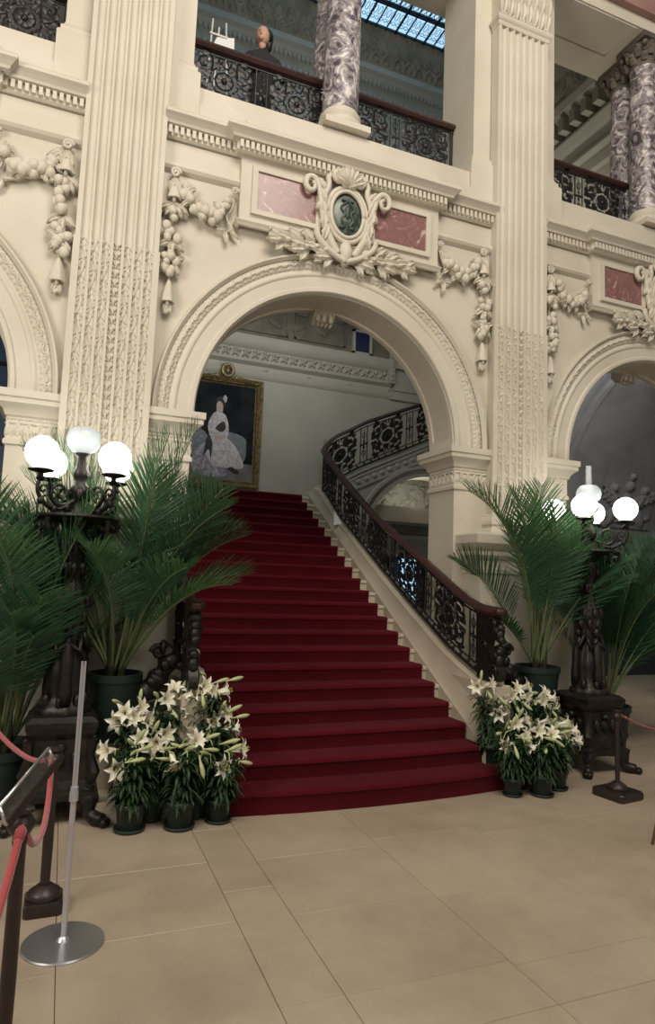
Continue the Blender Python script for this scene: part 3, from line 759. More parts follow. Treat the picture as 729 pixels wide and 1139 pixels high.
# wall mass of the upper flight to the right with arch
uf=empty('upper_stair_flight',(4.5,9.2,0),'cream stone upper flight rising to the right over a low arch','staircase')
def ub(x): # foot of upper railing
    P=[(3.45,2.86),(3.62,3.02),(3.94,3.20),(4.16,3.33),(4.78,3.62),(5.4,3.91),(6.9,4.6)]
    for (a,b),(c,d) in zip(P,P[1:]):
        if x<=c: return b+(d-b)*(x-a)/(c-a)
    return P[-1][1]
mb=MB(); ac=(5.45,2.13); ar=1.17; xs=[3.5+.05*i for i in range(64)]
def under(x):
    d=abs(x-ac[0]); return 2.13+math.sqrt(ar*ar-d*d) if d<ar else 0.
for y in (9.22,9.55):
    ring=[]
    rings=[[(x,y,under(x)),(x,y,ub(x)-.03)] for x in xs]; mb.rings(rings,cap=False)
mb.rings([[(x,9.22,ub(x)-.03),(x,YB,ub(x)-.03)] for x in xs],cap=False)
mb.rings([[(x,9.22,under(x)),(x,9.55,under(x))] for x in xs if under(x)>0],cap=False)
bake(mb.build('flight_body',M['stone_hall'],recalc=False),uf)
mb=MB()
for r,d in ((1.17,.04),(1.30,.06)):
    rings=[]
    for i in range(41):
        a=PI-PI*.75*i/40; rings.append([(ac[0]+q*math.cos(a),9.22-dd,ac[1]+q*math.sin(a)) for q,dd in ((r,0),(r,d),(r+.05,d),(r+.06,0))])
    mb.rings(rings,cap=False)
pr=[(0,-.30),(.03,-.29),(.03,-.27),(.0,-.26)]
for off,th in ((-.06,.03),(-.13,.015),(-.30,.03)):
    mb.rings([[(x,9.22,ub(x)+off-.02),(x,9.22-th,ub(x)+off-.02),(x,9.22-th,ub(x)+off+.02),(x,9.22,ub(x)+off+.02)] for x in xs],cap=False)
for k in range(22):
    x=3.62+k*.135; mb.ell((x,9.205,ub(x)-.215),(.05,.02,.04),8,5)
bake(mb.build('flight_molding',M['stone_hall'],smooth=True,angle=40),uf)
mb=MB(); mb.box(3.9,7.0,9.95,10.1,2.0,3.9)
rr=random.Random(9); bl=[]
for k in range(60): bl+=acanthus(rr.uniform(.1,1.9),rr.uniform(.05,.8),rr.uniform(.12,.3),rr.uniform(0,6.28),.05)
u,v,F=blobfield(2.2,.9,150,70,bl); P=np.zeros((70,150,3)); U,Z=np.meshgrid(u,v); P[...,0]=4.4+U; P[...,1]=9.94-F; P[...,2]=2.50+Z
mb.grid(P); bake(mb.build('relief_panel',M['stone_hall'],smooth=True,angle=60),uf)
mb=MB(); sweep(mb,[(3.6,9.95),(7.0,9.95)],closep([(0,2.02),(.05,2.06),(.05,2.12),(.02,2.14),(.02,2.22),(.06,2.25),(.14,2.32),(.16,2.38),(.0,2.42)],.05),side=1)
bake(mb.build('relief_ledge',M['stone_hall'],smooth=True,angle=30),uf)
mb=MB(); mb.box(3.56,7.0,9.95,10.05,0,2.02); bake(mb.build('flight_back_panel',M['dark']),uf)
mb=MB(); mb.prism([(3.2,2.80),(3.62,2.83),(4.3,3.30),(6.9,4.55),(6.9,4.72),(4.3,3.47),(3.55,2.99),(3.2,2.93)],'y',YB-.05,YB); bake(mb.build('wall_skirting',M['stone_step']),uf)
# lit window below the flight
mb=MB(); mb.box(5.3,5.62,9.90,9.945,1.15,2.0); w=mb.build('window_4',M['window_glow']); w['kind']='structure'
mb=MB()
for x in (5.3,5.46,5.62): mb.box(x-.012,x+.012,9.88,9.91,1.15,2.0)
for z in (1.15,1.43,1.72,2.0): mb.box(5.29,5.63,9.88,9.91,z-.012,z+.012)
mb.build('window_frame',M['lead'],w)
# ---- carpet
cp=empty('stair_carpet',(2.2,Y1,0),'deep red carpet runner covering the full flight of the grand staircase','carpet')
for k in range(NS):
    o=step_mesh(k,CL[k],CR[k],.020,.010,r=.028,seg=22).build('carpet_tread',M['carpet'],smooth=True,angle=45); bake(o,cp)
mb=MB(); mb.box(CL[-1],CR[-1],Y1+TR*NS-.02,YB-.3,RS*NS,RS*NS+.020); bake(mb.build('carpet_landing',M['carpet']),cp)
# ================================================================== METALWORK
class Map:
    """maps (s,t) panel coordinates to space"""
    def __init__(m,f,thick): m.f=f; m.th=thick
    def tube(m,mb,pts,r,n=5,off=0): mb.tube([m.f(a,b,off) for a,b in pts],r,n)
    def blob(m,mb,a,b,r,off=0): mb.ell(m.f(a,b,off),r,7,5)
    def leaf(m,mb,a,b,L,W,ang,off=0):
        n=5; rows=[]
        c,s_=math.cos(ang),math.sin(ang)
        for i in range(n+1):
            t=i/n; w=W*.5*math.sin(PI*(t*.9+.08))**.8; x=L*t
            rows.append([m.f(a+x*c-q*w*s_,b+x*s_+q*w*c,off+o_) for q,o_ in ((-1,0),(0,m.th*(.9-.5*t)),(1,0),(0,-m.th*(.9-.5*t)))])
        mb.rings(rows,closed=True)
def medallion(mb,mp,a,W,H,r=.0095):
    """rosette wheel wreathed in leaves with four leafy scrolls"""
    cz=H*.52; R=min(H*.27,W*.3)
    for q in (R,R*.62): mp.tube(mb,[(a+q*math.cos(t),cz+q*math.sin(t)) for t in [2*PI*i/22 for i in range(23)]],r,5)
    for k in range(8):
        t=2*PI*k/8; mp.leaf(mb,a+R*.12*math.cos(t),cz+R*.12*math.sin(t),R*.62,R*.46,t)
    mp.blob(mb,a,cz,R*.24)
    for k in range(14):
        t=2*PI*k/14+.3; mp.leaf(mb,a+R*.85*math.cos(t),cz+R*.85*math.sin(t),R*.62,R*.46,t+.7*(1 if k%2 else -.4))
    for sx in (-1,1):
        for sz in (-1,1):
            mp.tube(mb,catmull([(a+sx*R*.9,cz+sz*R*.5),(a+sx*W*.2,cz+sz*H*.40),(a+sx*W*.28,cz+sz*H*.42),(a+sx*W*.40,cz+sz*H*.34),(a+sx*W*.38,cz+sz*H*.2),(a+sx*W*.30,cz+sz*H*.22),(a+sx*W*.32,cz+sz*H*.30)],4),r*1.15,5)
            mp.tube(mb,catmull([(a+sx*R*.3,cz+sz*R*1.1),(a+sx*W*.12,cz+sz*H*.44),(a+sx*W*.03,cz+sz*H*.43),(a+sx*W*.05,cz+sz*H*.36)],4),r,5)
            mp.tube(mb,catmull([(a+sx*R*1.05,cz),(a+sx*W*.36,cz+sz*H*.07),(a+sx*W*.44,cz+sz*H*.13),(a+sx*W*.46,cz+sz*H*.04)],4),r,5)
            for dx,dz,L,ww,an in ((.26,.40,.20,.14,(PI if sx<0 else 0)+sx*sz*.9),(.40,.28,.18,.13,-sz*PI/2+.2*sx),(.30,.12,.18,.13,(PI if sx<0 else 0)-sx*sz*.4),(.34,.22,.16,.12,(PI if sx<0 else 0)+sx*sz*2.4),(.10,.42,.16,.12,(PI if sx<0 else 0)-sx*sz*.5),(.44,.40,.13,.1,(0 if sx<0 else PI)+.3*sz),(.22,.33,.16,.12,(PI if sx<0 else 0)-sx*sz*1.2)):
                mp.leaf(mb,a+sx*W*dx,cz+sz*H*dz,H*L,H*ww,an)
def barpair(mb,mp,a,H,r=.009,gap=.055):
    for s in (-1,1): mp.tube(mb,[(a+s*gap,0),(a+s*gap,H)],r,6)
    mp.tube(mb,[(a,H*.08),(a,H*.92)],r*.7,5)
    for z in (H*.5,):
        for k in range(4): mp.leaf(mb,a,z,H*.15,.035,k*PI/2)
        mp.blob(mb,a,z,.018)
    for z in (H*.25,H*.75): mp.tube(mb,[(a+.028*math.cos(t),z+.04*math.sin(t)) for t in [i*PI/5 for i in range(11)]],r*.7,5)
def railing(name,label,group,length,f,H,seq,railmat='handrail',hr=(.055,.032),ends=True,thick=.012,npts=30,loc=(0,0,0),dark='iron'):
    p=empty(name,loc,label,'railing',group)
    mp=Map(f,thick)
    S=[length*i/npts for i in range(npts+1)]
    # handrail swept oval, f(s,t) with t in metres above base
    mb=MB(); rings=[]
    for i,s in enumerate(S):
        s2=max(0,min(length,s)); c=Vector(f(s,H(s)+.03,0)); o_=Vector(f(s,H(s)+.03,1.))-c; o_.normalize()
        rings.append([tuple(c+o_*hr[0]*a+Vector((0,0,1))*hr[1]*b) for a,b in ((-1,-.3),(-.8,.55),(-.4,1),(.4,1),(.8,.55),(1,-.3),(.6,-.9),(-.6,-.9))])
    mb.rings(rings,closed=True,cap=True); bake(mb.build('handrail',M[railmat],smooth=True,angle=40),p)
    mb=MB()
    mp.tube(mb,[(s,H(s)-.035) for s in S],.009,6); mp.tube(mb,[(s,.075) for s in S],.009,6); mp.tube(mb,[(s,.012) for s in S],.016,6)
    n=int(length/.12)
    for k in range(n): mp.blob(mb,length*(k+.5)/n,.043,.018)
    bake(mb.build('rail_bars',M[dark],smooth=True,angle=60),p)
    tot=sum(w for _,w in seq); a=0; sc=length/tot
    for kind,w in seq:
        w*=sc; c=a+w/2; h=H(c)
        mb=MB(); mo=Map(lambda s,t,o,ff=f:ff(s,t+.07,o),thick)
        if kind=='m': medallion(mb,mo,c,w,h-.10); nm='scroll_medallion'
        elif kind=='b': barpair(mb,mo,c,h-.10); nm='baluster_pair'
        else: mo.tube(mb,[(c,-.07),(c,h-.07)],.016,6); nm='rail_post'
        bake(mb.build(nm,M[dark],smooth=True,angle=60),p); a+=w
    return p
# stair railings (left and right)
def stair_rail(xo,s,label,straight_end):
    # plan path: along y then (right one) curving to +x over the landing
    path=[]
    y=4.92
    while y<8.62: path.append((xo,y,rail_base_z(y),rail_top_z(y))); y+=.10
    curve=[(8.62,0)]
    if s>0:
        A=catmull([(xo,8.62),(xo,8.85),(xo+.05,9.04),(xo+.17,9.17),(xo+.36,9.2),(xo+.69,9.2)],6)[1:]
        zb={0:2.70,}
        L=0; 
        for i,(x,yy) in enumerate(A):
            if x<3.62: t=(i/18); 
            if yy<8.9 and x<3.47: zb_=rail_base_z(yy); zt_=rail_top_z(yy)
            else:
                zb_=max(ub(max(x,3.45)),2.87); zt_=3.46+(x-3.45)*1.15 if x<3.70 else 3.75+(x-3.70)*.56
                zt_=min(zt_,3.76+(x-3.7)*.60)
            path.append((x,yy,zb_,zt_))
        x=4.24
        while x<6.75: path.append((x,9.2,ub(x),4.02+(x-4.14)*.425)); x+=.1
    else:
        for y in (8.62,8.75,8.9): path.append((xo,y,rail_base_z(y),rail_top_z(y)))
    # arc length
    Ls=[0]
    for a,b in zip(path,path[1:]): Ls.append(Ls[-1]+math.dist(a[:2],b[:2]))
    def at(sv):
        sv=max(0,min(Ls[-1]-1e-6,sv)); 
        import bisect
        i=max(0,min(len(Ls)-2,bisect.bisect_right(Ls,sv)-1)); t=(sv-Ls[i])/(Ls[i+1]-Ls[i])
        a,b=path[i],path[i+1]; q=[a[j]+(b[j]-a[j])*t for j in range(4)]
        d=(b[0]-a[0],b[1]-a[1]); l=math.hypot(*d); return q,(d[0]/l,d[1]/l)
    def f(sv,t,o):
        q,d=at(sv); return (q[0]+d[1]*o,q[1]-d[0]*o,q[2]+t)
    def H(sv):
        q,d=at(sv); return q[3]-q[2]-.035
    L=Ls[-1]; seq=[]
    n=int(round(L/.82))
    for k in range(n): seq+=[('b',.22),('m',.60)]
    seq+=[('b',.22)]
    p=railing('stair_railing',label,'wrought railings of the grand staircase',L,f,H,seq,npts=70,loc=(xo,4.92,0))
    # scrolled console newel
    mb=MB(); x=xo
    prof=[(4.92,.80),(4.66,.79),(4.60,.84),(4.63,.92),(4.70,.99),(4.76,1.06),(4.74,1.14),(4.68,1.20),(4.66,1.28),(4.70,1.34),(4.92,1.36)]
    pr=catmull(prof,3); mb.prism(pr,'x',x-.034,x+.034)
    for z,y,r in ((.88,4.66,.06),(1.27,4.68,.055),(1.08,4.80,.05)):
        for sx in (-1,1): mb.tube([(x+sx*.036,q[0],q[1]) for q in spiral(y+.02,z,r,1.5,n=16)],.011,5)
    for z,y in ((.97,4.66),(1.18,4.65)):
        mb.ell((x,y,z),(.042,.05,.06),10,8)
        for sx in (-1,1): mb.ell((x+sx*.032,y+.01,z+.03),(.02,.04,.04),7,5)
    for k in range(5): mb.ell((x,4.64+.02*math.sin(k*1.5),.84+k*.10),(.038,.035,.035),8,6)
    bake(mb.build('newel_console',M['bronze'],smooth=True,angle=50),p)
    mb=MB(); mb.tube([(x,4.97,1.40),(x,4.85,1.385),(x,4.72,1.375),(x,4.64,1.372)],[.045,.047,.05,.052],12,flat=.55)
    mb.lathe([(.04,0),(.055,.01),(.06,.03),(.055,.05),(.03,.06)],(x,4.64,1.345),20)
    bake(mb.build('handrail_end',M['handrail'],smooth=True,angle=50),p)
    return p
stair_rail(3.45,1,'curving dark wrought railing on the right side of the red carpeted stairs',0)
stair_rail(.89,-1,'dark wrought railing on the left side of the stairs beside the palms',0)
# bronze scroll creatures beside the newels
def creature(x,s,label):
    p=empty('bronze_dolphin_scroll',(x,4.98,.62),label,'sculpture','bronze scroll creatures at the foot of the stairs')
    mb=MB(); X=lambda d:x+s*d
    body=catmull([(X(.26),4.98,.66),(X(.20),4.96,.72),(X(.12),4.95,.80),(X(.05),4.95,.90),(X(.02),4.95,.99),(X(.05),4.95,1.05),(X(.10),4.95,1.06)],5)
    n=len(body); mb.tube(body,[.085-.05*abs(i/n-.15)*1.1+.012*math.sin(i*1.2) for i in range(n)],10)
    mb.ell((X(-.0),4.93,.96),(.07,.06,.06),10,8); mb.ell((X(-.055),4.92,.93),(.045,.045,.035),9,7)
    mb.tube([(X(.10)+s*q[0],4.95,1.02+q[1]) for q in spiral(0,0,.055,1.4,n=16)],.022,7)
    for k in range(5): mb.ell((X(.05+.045*k),4.90,.93-.06*k),(.04,.03,.045),8,6,Matrix.Rotation(s*.6,3,'Y'))
    bake(mb.build('scroll_body',M['bronze'],smooth=True,angle=60),p)
    mb=MB(); mb.box(x-.10+s*.13,x+.10+s*.13,4.86,5.08,.62,.655); mb.ell((X(.16),4.97,.67),(.16,.09,.05),12,6)
    bake(mb.build('scroll_foot',M['bronze'],smooth=True,angle=60),p)
creature(3.66,1,'small bronze scrolled creature behind the lilies right of the stairs')
creature(.79,-1,'small bronze scrolled creature behind the lilies left of the stairs')
# gallery balcony railings
def straight(x0,x1,y,zb,H_):
    return (lambda s,t,o:(x0+s,y-o,zb+t)),(lambda s:H_)
for x0,x1,lab in ((CX-BAY-1.45,CX-2.53,'dark balcony railing at the top left corner'),(CX-1.47,CX+1.47,'long dark balcony railing over the central arch, crossing behind the marble column'),(CX+2.53,CX+BAY+1.45,'dark balcony railing over the right arch')):
    f,H=straight(x0,x1,5.92,6.0,.62); L=x1-x0
    k=max(1,int(round(L/.75))); seq=[('p',.05)]
    for i in range(k): seq+=[('m',.62),('b',.14) if i<k-1 else ('p',.05)]
    railing('balcony_railing',lab,'balcony railings of the upper gallery',L,f,H,seq,npts=6,hr=(.055,.04),loc=(x0,5.92,6.0))
# ================================================================== WALL ORNAMENT
def fruit(mb,x,y,z,r,rr):
    mb.ell((x,y,z),(r,r*.8,r*rr.uniform(.9,1.15)),9,7)
def garland_drop(x,label,mirror=1,seed=1):
    r=random.Random(seed); p=empty('garland_drop',(x,WY,3.75),label,'garland','hanging plaster fruit drops beside the pilasters')
    y=WY-.03; mb=MB()
    # rosette hook + ribbon
    mb.tube([(x+q[0],y-.03,5.0+q[1]) for q in spiral(0,0,.045,1.6,n=18)],.014,6); mb.ell((x,y,5.0),(.03,.03,.03),8,6)
    bake(mb.build('ribbon_hook',M['stone'],smooth=True),p)
    mb=MB()
    for a in (-PI/2-.3,-PI/2,-PI/2+.3): relief_leaf(mb,x,4.96,y,.16,.07,a,lift=.05)
    # bell flowers, widening
    for z,w,h in ((4.86,.055,.13),(3.98,.05,.20)):
        mb.lathe([(.014,h*.5),(w*.6,h*.3),(w*.85,0),(w*1.15,-h*.45),(w*.9,-h*.47),(w*.3,-h*.3)],(x,y-.02,z-.04),12,sc=lambda t,zz:1+.1*math.cos(5*t))
        mb.ell((x,y-.03,z-.04-h*.5),(w*.35,.03,.03),8,6)
    bake(mb.build('bell_flower',M['stone'],smooth=True,angle=60),p); mb=MB()
    for a in (-PI/2-1.0,-PI/2-.5,-PI/2,-PI/2+.5,-PI/2+1.): relief_leaf(mb,x,4.73,y,.15,.065,a,lift=.06)
    bake(mb.build('leaf_cluster',M['stone'],smooth=True,angle=60),p); mb=MB()
    for a in (-PI/2-.9,-PI/2,-PI/2+.9): relief_leaf(mb,x,4.40,y,.14,.07,a,lift=.06)
    bake(mb.build('leaf_cluster',M['stone'],smooth=True,angle=60),p); mb=MB()
    for a in (PI/2-1.1,PI/2+1.1,-PI/2-.7,-PI/2+.7,PI/2): relief_leaf(mb,x,4.20,y,.13,.07,a,lift=.06)
    bake(mb.build('leaf_cluster',M['stone'],smooth=True,angle=60),p); mb=MB()
    for a in (-PI/2-.3,-PI/2+.3): relief_leaf(mb,x,3.86,y,.11,.05,a,lift=.04)
    bake(mb.build('leaf_cluster',M['stone'],smooth=True,angle=60),p)
    for zc,n,sp in ((4.62,5,.05),(4.45,7,.055),(4.24,6,.055),(4.13,4,.045)):
        mb=MB(); mb.ell((x,y,zc),(.04,.03,.05),8,6)
        for k in range(n): fruit(mb,x+r.uniform(-sp,sp),y-.035-r.uniform(0,.03),zc+r.uniform(-.055,.055),r.uniform(.028,.043),r)
        bake(mb.build('fruit_cluster',M['stone'],smooth=True),p)
    mb=MB()
    for k in range(5): fruit(mb,x+r.uniform(-.02,.02),y-.02,3.80+.012*k-.03,.02,r)
    bake(mb.build('fruit_cluster',M['stone'],smooth=True),p)
    mb=MB(); mb.tube([(x,y,5.0),(x,y,3.8)],.010,5); bake(mb.build('ribbon_cord',M['stone']),p)
def swag(x0,x1,label,seed,drop_at):
    r=random.Random(seed); xc=(x0+x1)/2; p=empty('fruit_swag',(xc,WY,4.7),label,'garland','plaster fruit swags on the spandrels')
    y=WY-.03; z0,z1=4.98,4.92; sag=.26
    C=lambda t:(x0+(x1-x0)*t, (z0*(1-t)+z1*t)-sag*math.sin(PI*t)**.8)
    mb=MB()
    mb.tube([(C(t/12)[0],y,C(t/12)[1]) for t in range(13)],[.012,.02,.03,.035,.04,.04,.04,.04,.035,.03,.025,.02,.012],7)
    for e,(xx,zz) in ((1,(x0,z0)),(-1,(x1,z1))):
        s=1 if x1>x0 else -1
        for d in (.0,.25): relief_leaf(mb,xx,zz,y,.17,.05,(-.9+d if s*e>0 else PI+.9-d),lift=.03)
    bake(mb.build('ribbon',M['stone'],smooth=True,angle=60),p)
    mb=MB()
    for k in range(24):
        t=.14+.72*k/23; x,z=C(t); 
        fruit(mb,x+r.uniform(-.015,.015),y-.03-r.uniform(0,.035),z+r.uniform(-.05,.045),r.uniform(.032,.050),r)
    bake(mb.build('fruit_cluster',M['stone'],smooth=True),p)
    mb=MB()
    for k in range(12):
        t=.15+.7*k/11; x,z=C(t); relief_leaf(mb,x,z,y,.11,.055,r.choice((PI/2,-PI/2,PI/2+.8,PI/2-.8,-PI/2+.7,-PI/2-.7)),lift=.045)
    # hanging ribbon end near the panel
    s=1 if x1>x0 else -1
    mb.tube(catmull([(x1,y,z1),(x1-s*.02,y-.03,z1-.12),(x1-s*.06,y-.01,z1-.20),(x1-s*.01,y-.02,z1-.30),(x1-s*.06,y-.01,z1-.34)],4),.014,6,flat=.6)
    relief_leaf(mb,x1-s*.07,z1-.32,y,.13,.05,-PI/2+s*.2,lift=.03); relief_leaf(mb,x1-s*.05,z1-.32,y,.11,.04,(PI if s>0 else 0)+.1,lift=.03); relief_leaf(mb,x1-s*.04,z1-.30,y,.12,.04,-PI/2+s*.9,lift=.03)
    mb.tube([(x1+q[0],y-.03,z1+.05+q[1]) for q in spiral(0,0,.035,1.5,n=16)],.012,6)
    bake(mb.build('leaf_cluster',M['stone'],smooth=True,angle=60),p)
bn=['left','central','right']
for i,c in enumerate(centers):
    for s in (-1,1):
        if (i==0 and s<0): continue
        side='left' if s<0 else 'right'
        xd=c+s*1.57
        garland_drop(xd,'hanging plaster fruit drop at the %s side of the %s arch, against the pilaster'%(side,bn[i]) if not (i==2 and s>0) else 'hanging plaster fruit drop at the far right side of the right arch',s,10+i*3+s)
        swag(xd-s*.02,c+s*1.05,'plaster fruit swag in the upper %s corner above the %s arch'%(side,bn[i]),30+i*3+s,0)
def cartouche(c,label):
    p=empty('carved_cartouche',(c,WY,4.4),label,'cartouche','carved cartouches over the arches'); y=WY-.10
    zc=4.98
    mb=MB(); n=40
    for rx,rz,r,yy in ((.165,.225,.020,y-.03),(.20,.265,.026,y-.015)): mb.tube([(c+rx*math.cos(t),yy,zc+rz*math.sin(t)) for t in [2*PI*i/n for i in range(n+1)]],r,7)
    bake(mb.build('oval_frame',M['stone'],smooth=True),p)
    mb=MB(); mb.ell((c,y,zc),(.155,.035,.215),28,12); bake(mb.build('green_oval_boss',M['medal'],smooth=True),p)
    mb=MB()
    for s in (-1,1):
        mb.tube([(c+s*q[0],y-.035,zc+q[1]) for q in catmull([(.02,-.12),(.055,-.06),(.03,.0),(.065,.05),(.03,.10),(.0,.13)],4)],.013,6)
        mb.ell((c+s*.05,y-.035,zc-.13),(.035,.012,.02),8,5)
    mb.ell((c,y-.04,zc+.02),(.03,.012,.07),8,6); mb.box(c-.06,c+.06,y-.045,y-.03,zc+.125,zc+.14)
    bake(mb.build('oval_emblem',M['emblem'],smooth=True,angle=50),p)
    mb=MB()   # side volutes
    for s in (-1,1):
        pts=catmull([(.08,-.40),(.14,-.30),(.20,-.18),(.25,-.02),(.27,.12),(.30,.22),(.345,.275),(.405,.26),(.425,.19),(.39,.14),(.345,.15),(.335,.20),(.365,.22)],5)
        N=len(pts); mb.tube([(c+s*q[0],y-.02-.03*(i/N),zc+q[1]) for i,q in enumerate(pts)],[.045-.024*i/N for i in range(N)],8,flat=.8)
        mb.tube([(c+s*q[0],y-.05,zc+.33+q[1]) for q in spiral(.10,.0,.075,1.5,dirn=-1,a0=PI,n=20)],[.030-.014*i/20 for i in range(21)],7)
        mb.tube([(c+s*q[0],y-.03,zc+q[1]) for q in catmull([(.30,-.02),(.20,.22),(.20,.32),(.13,.40)],5)],.028,7)
        mb.tube([(c+s*q[0],y-.03,zc+q[1]) for q in catmull([(.0,-.46),(.10,-.42),(.20,-.36),(.28,-.28),(.30,-.20)],5)],.03,7)
    mb.lathe([(.03,-.12),(.06,-.05),(.07,.02),(.04,.1)],(c,y-.01,zc-.37),12)
    bake(mb.build('volute',M['stone'],smooth=True),p)
    mb=MB()   # acanthus: shell crest, side leaves and bottom spray
    for k in range(7):
        a=PI/2+(k-3)*.36; relief_leaf(mb,c,zc+.26,y-.02,.26-.02*abs(k-3),.085,a,lift=.07,lobes=2)
    for s in (-1,1):
        A=lambda a:(a if s>0 else PI-a)
        for z,a,L in ((.10,1.2,.15),(-.02,1.3,.15),(-.14,1.5,.15),(-.24,1.8,.14),(.22,.9,.14)):
            relief_leaf(mb,c+s*.225,zc+z-.05,y-.02,L,.085,A(a),lift=.05)
        for k,(dx,dz,L,a) in enumerate(((.10,-.36,.26,.55),(.16,-.40,.30,.15),(.12,-.42,.24,-.2),(.30,-.33,.20,.7),(.34,-.37,.30,.05),(.42,-.34,.20,.55),(.36,-.40,.24,-.25),(.50,-.36,.22,.2),(.58,-.38,.22,-.05),(.62,-.35,.14,.5))):
            relief_leaf(mb,c+s*dx,zc+dz,y+.02,L*.82,.095,A(a),lift=.06,lobes=3)
            relief_leaf(mb,c+s*dx,zc+dz-.01,y+.025,L*.6,.07,A(a-.75),lift=.04,lobes=2)
            mb.tube([(c+s*(dx+L*.55+q[0]),y-.01,zc+dz+L*.35*math.sin(a)+.02+q[1]) for q in spiral(0,0,.035,1.3,n=12)],.011,5)
        for k in range(6): mb.ell((c+s*(.2+.09*k),y-.03,zc-.39+.012*math.sin(k*2)),(.028,.03,.022),8,6)
    bake(mb.build('acanthus_leaves',M['stone'],smooth=True,angle=60),p)
for i,c in enumerate(centers): cartouche(c,'carved scroll cartouche with a green oval over the %s arch'%bn[i])
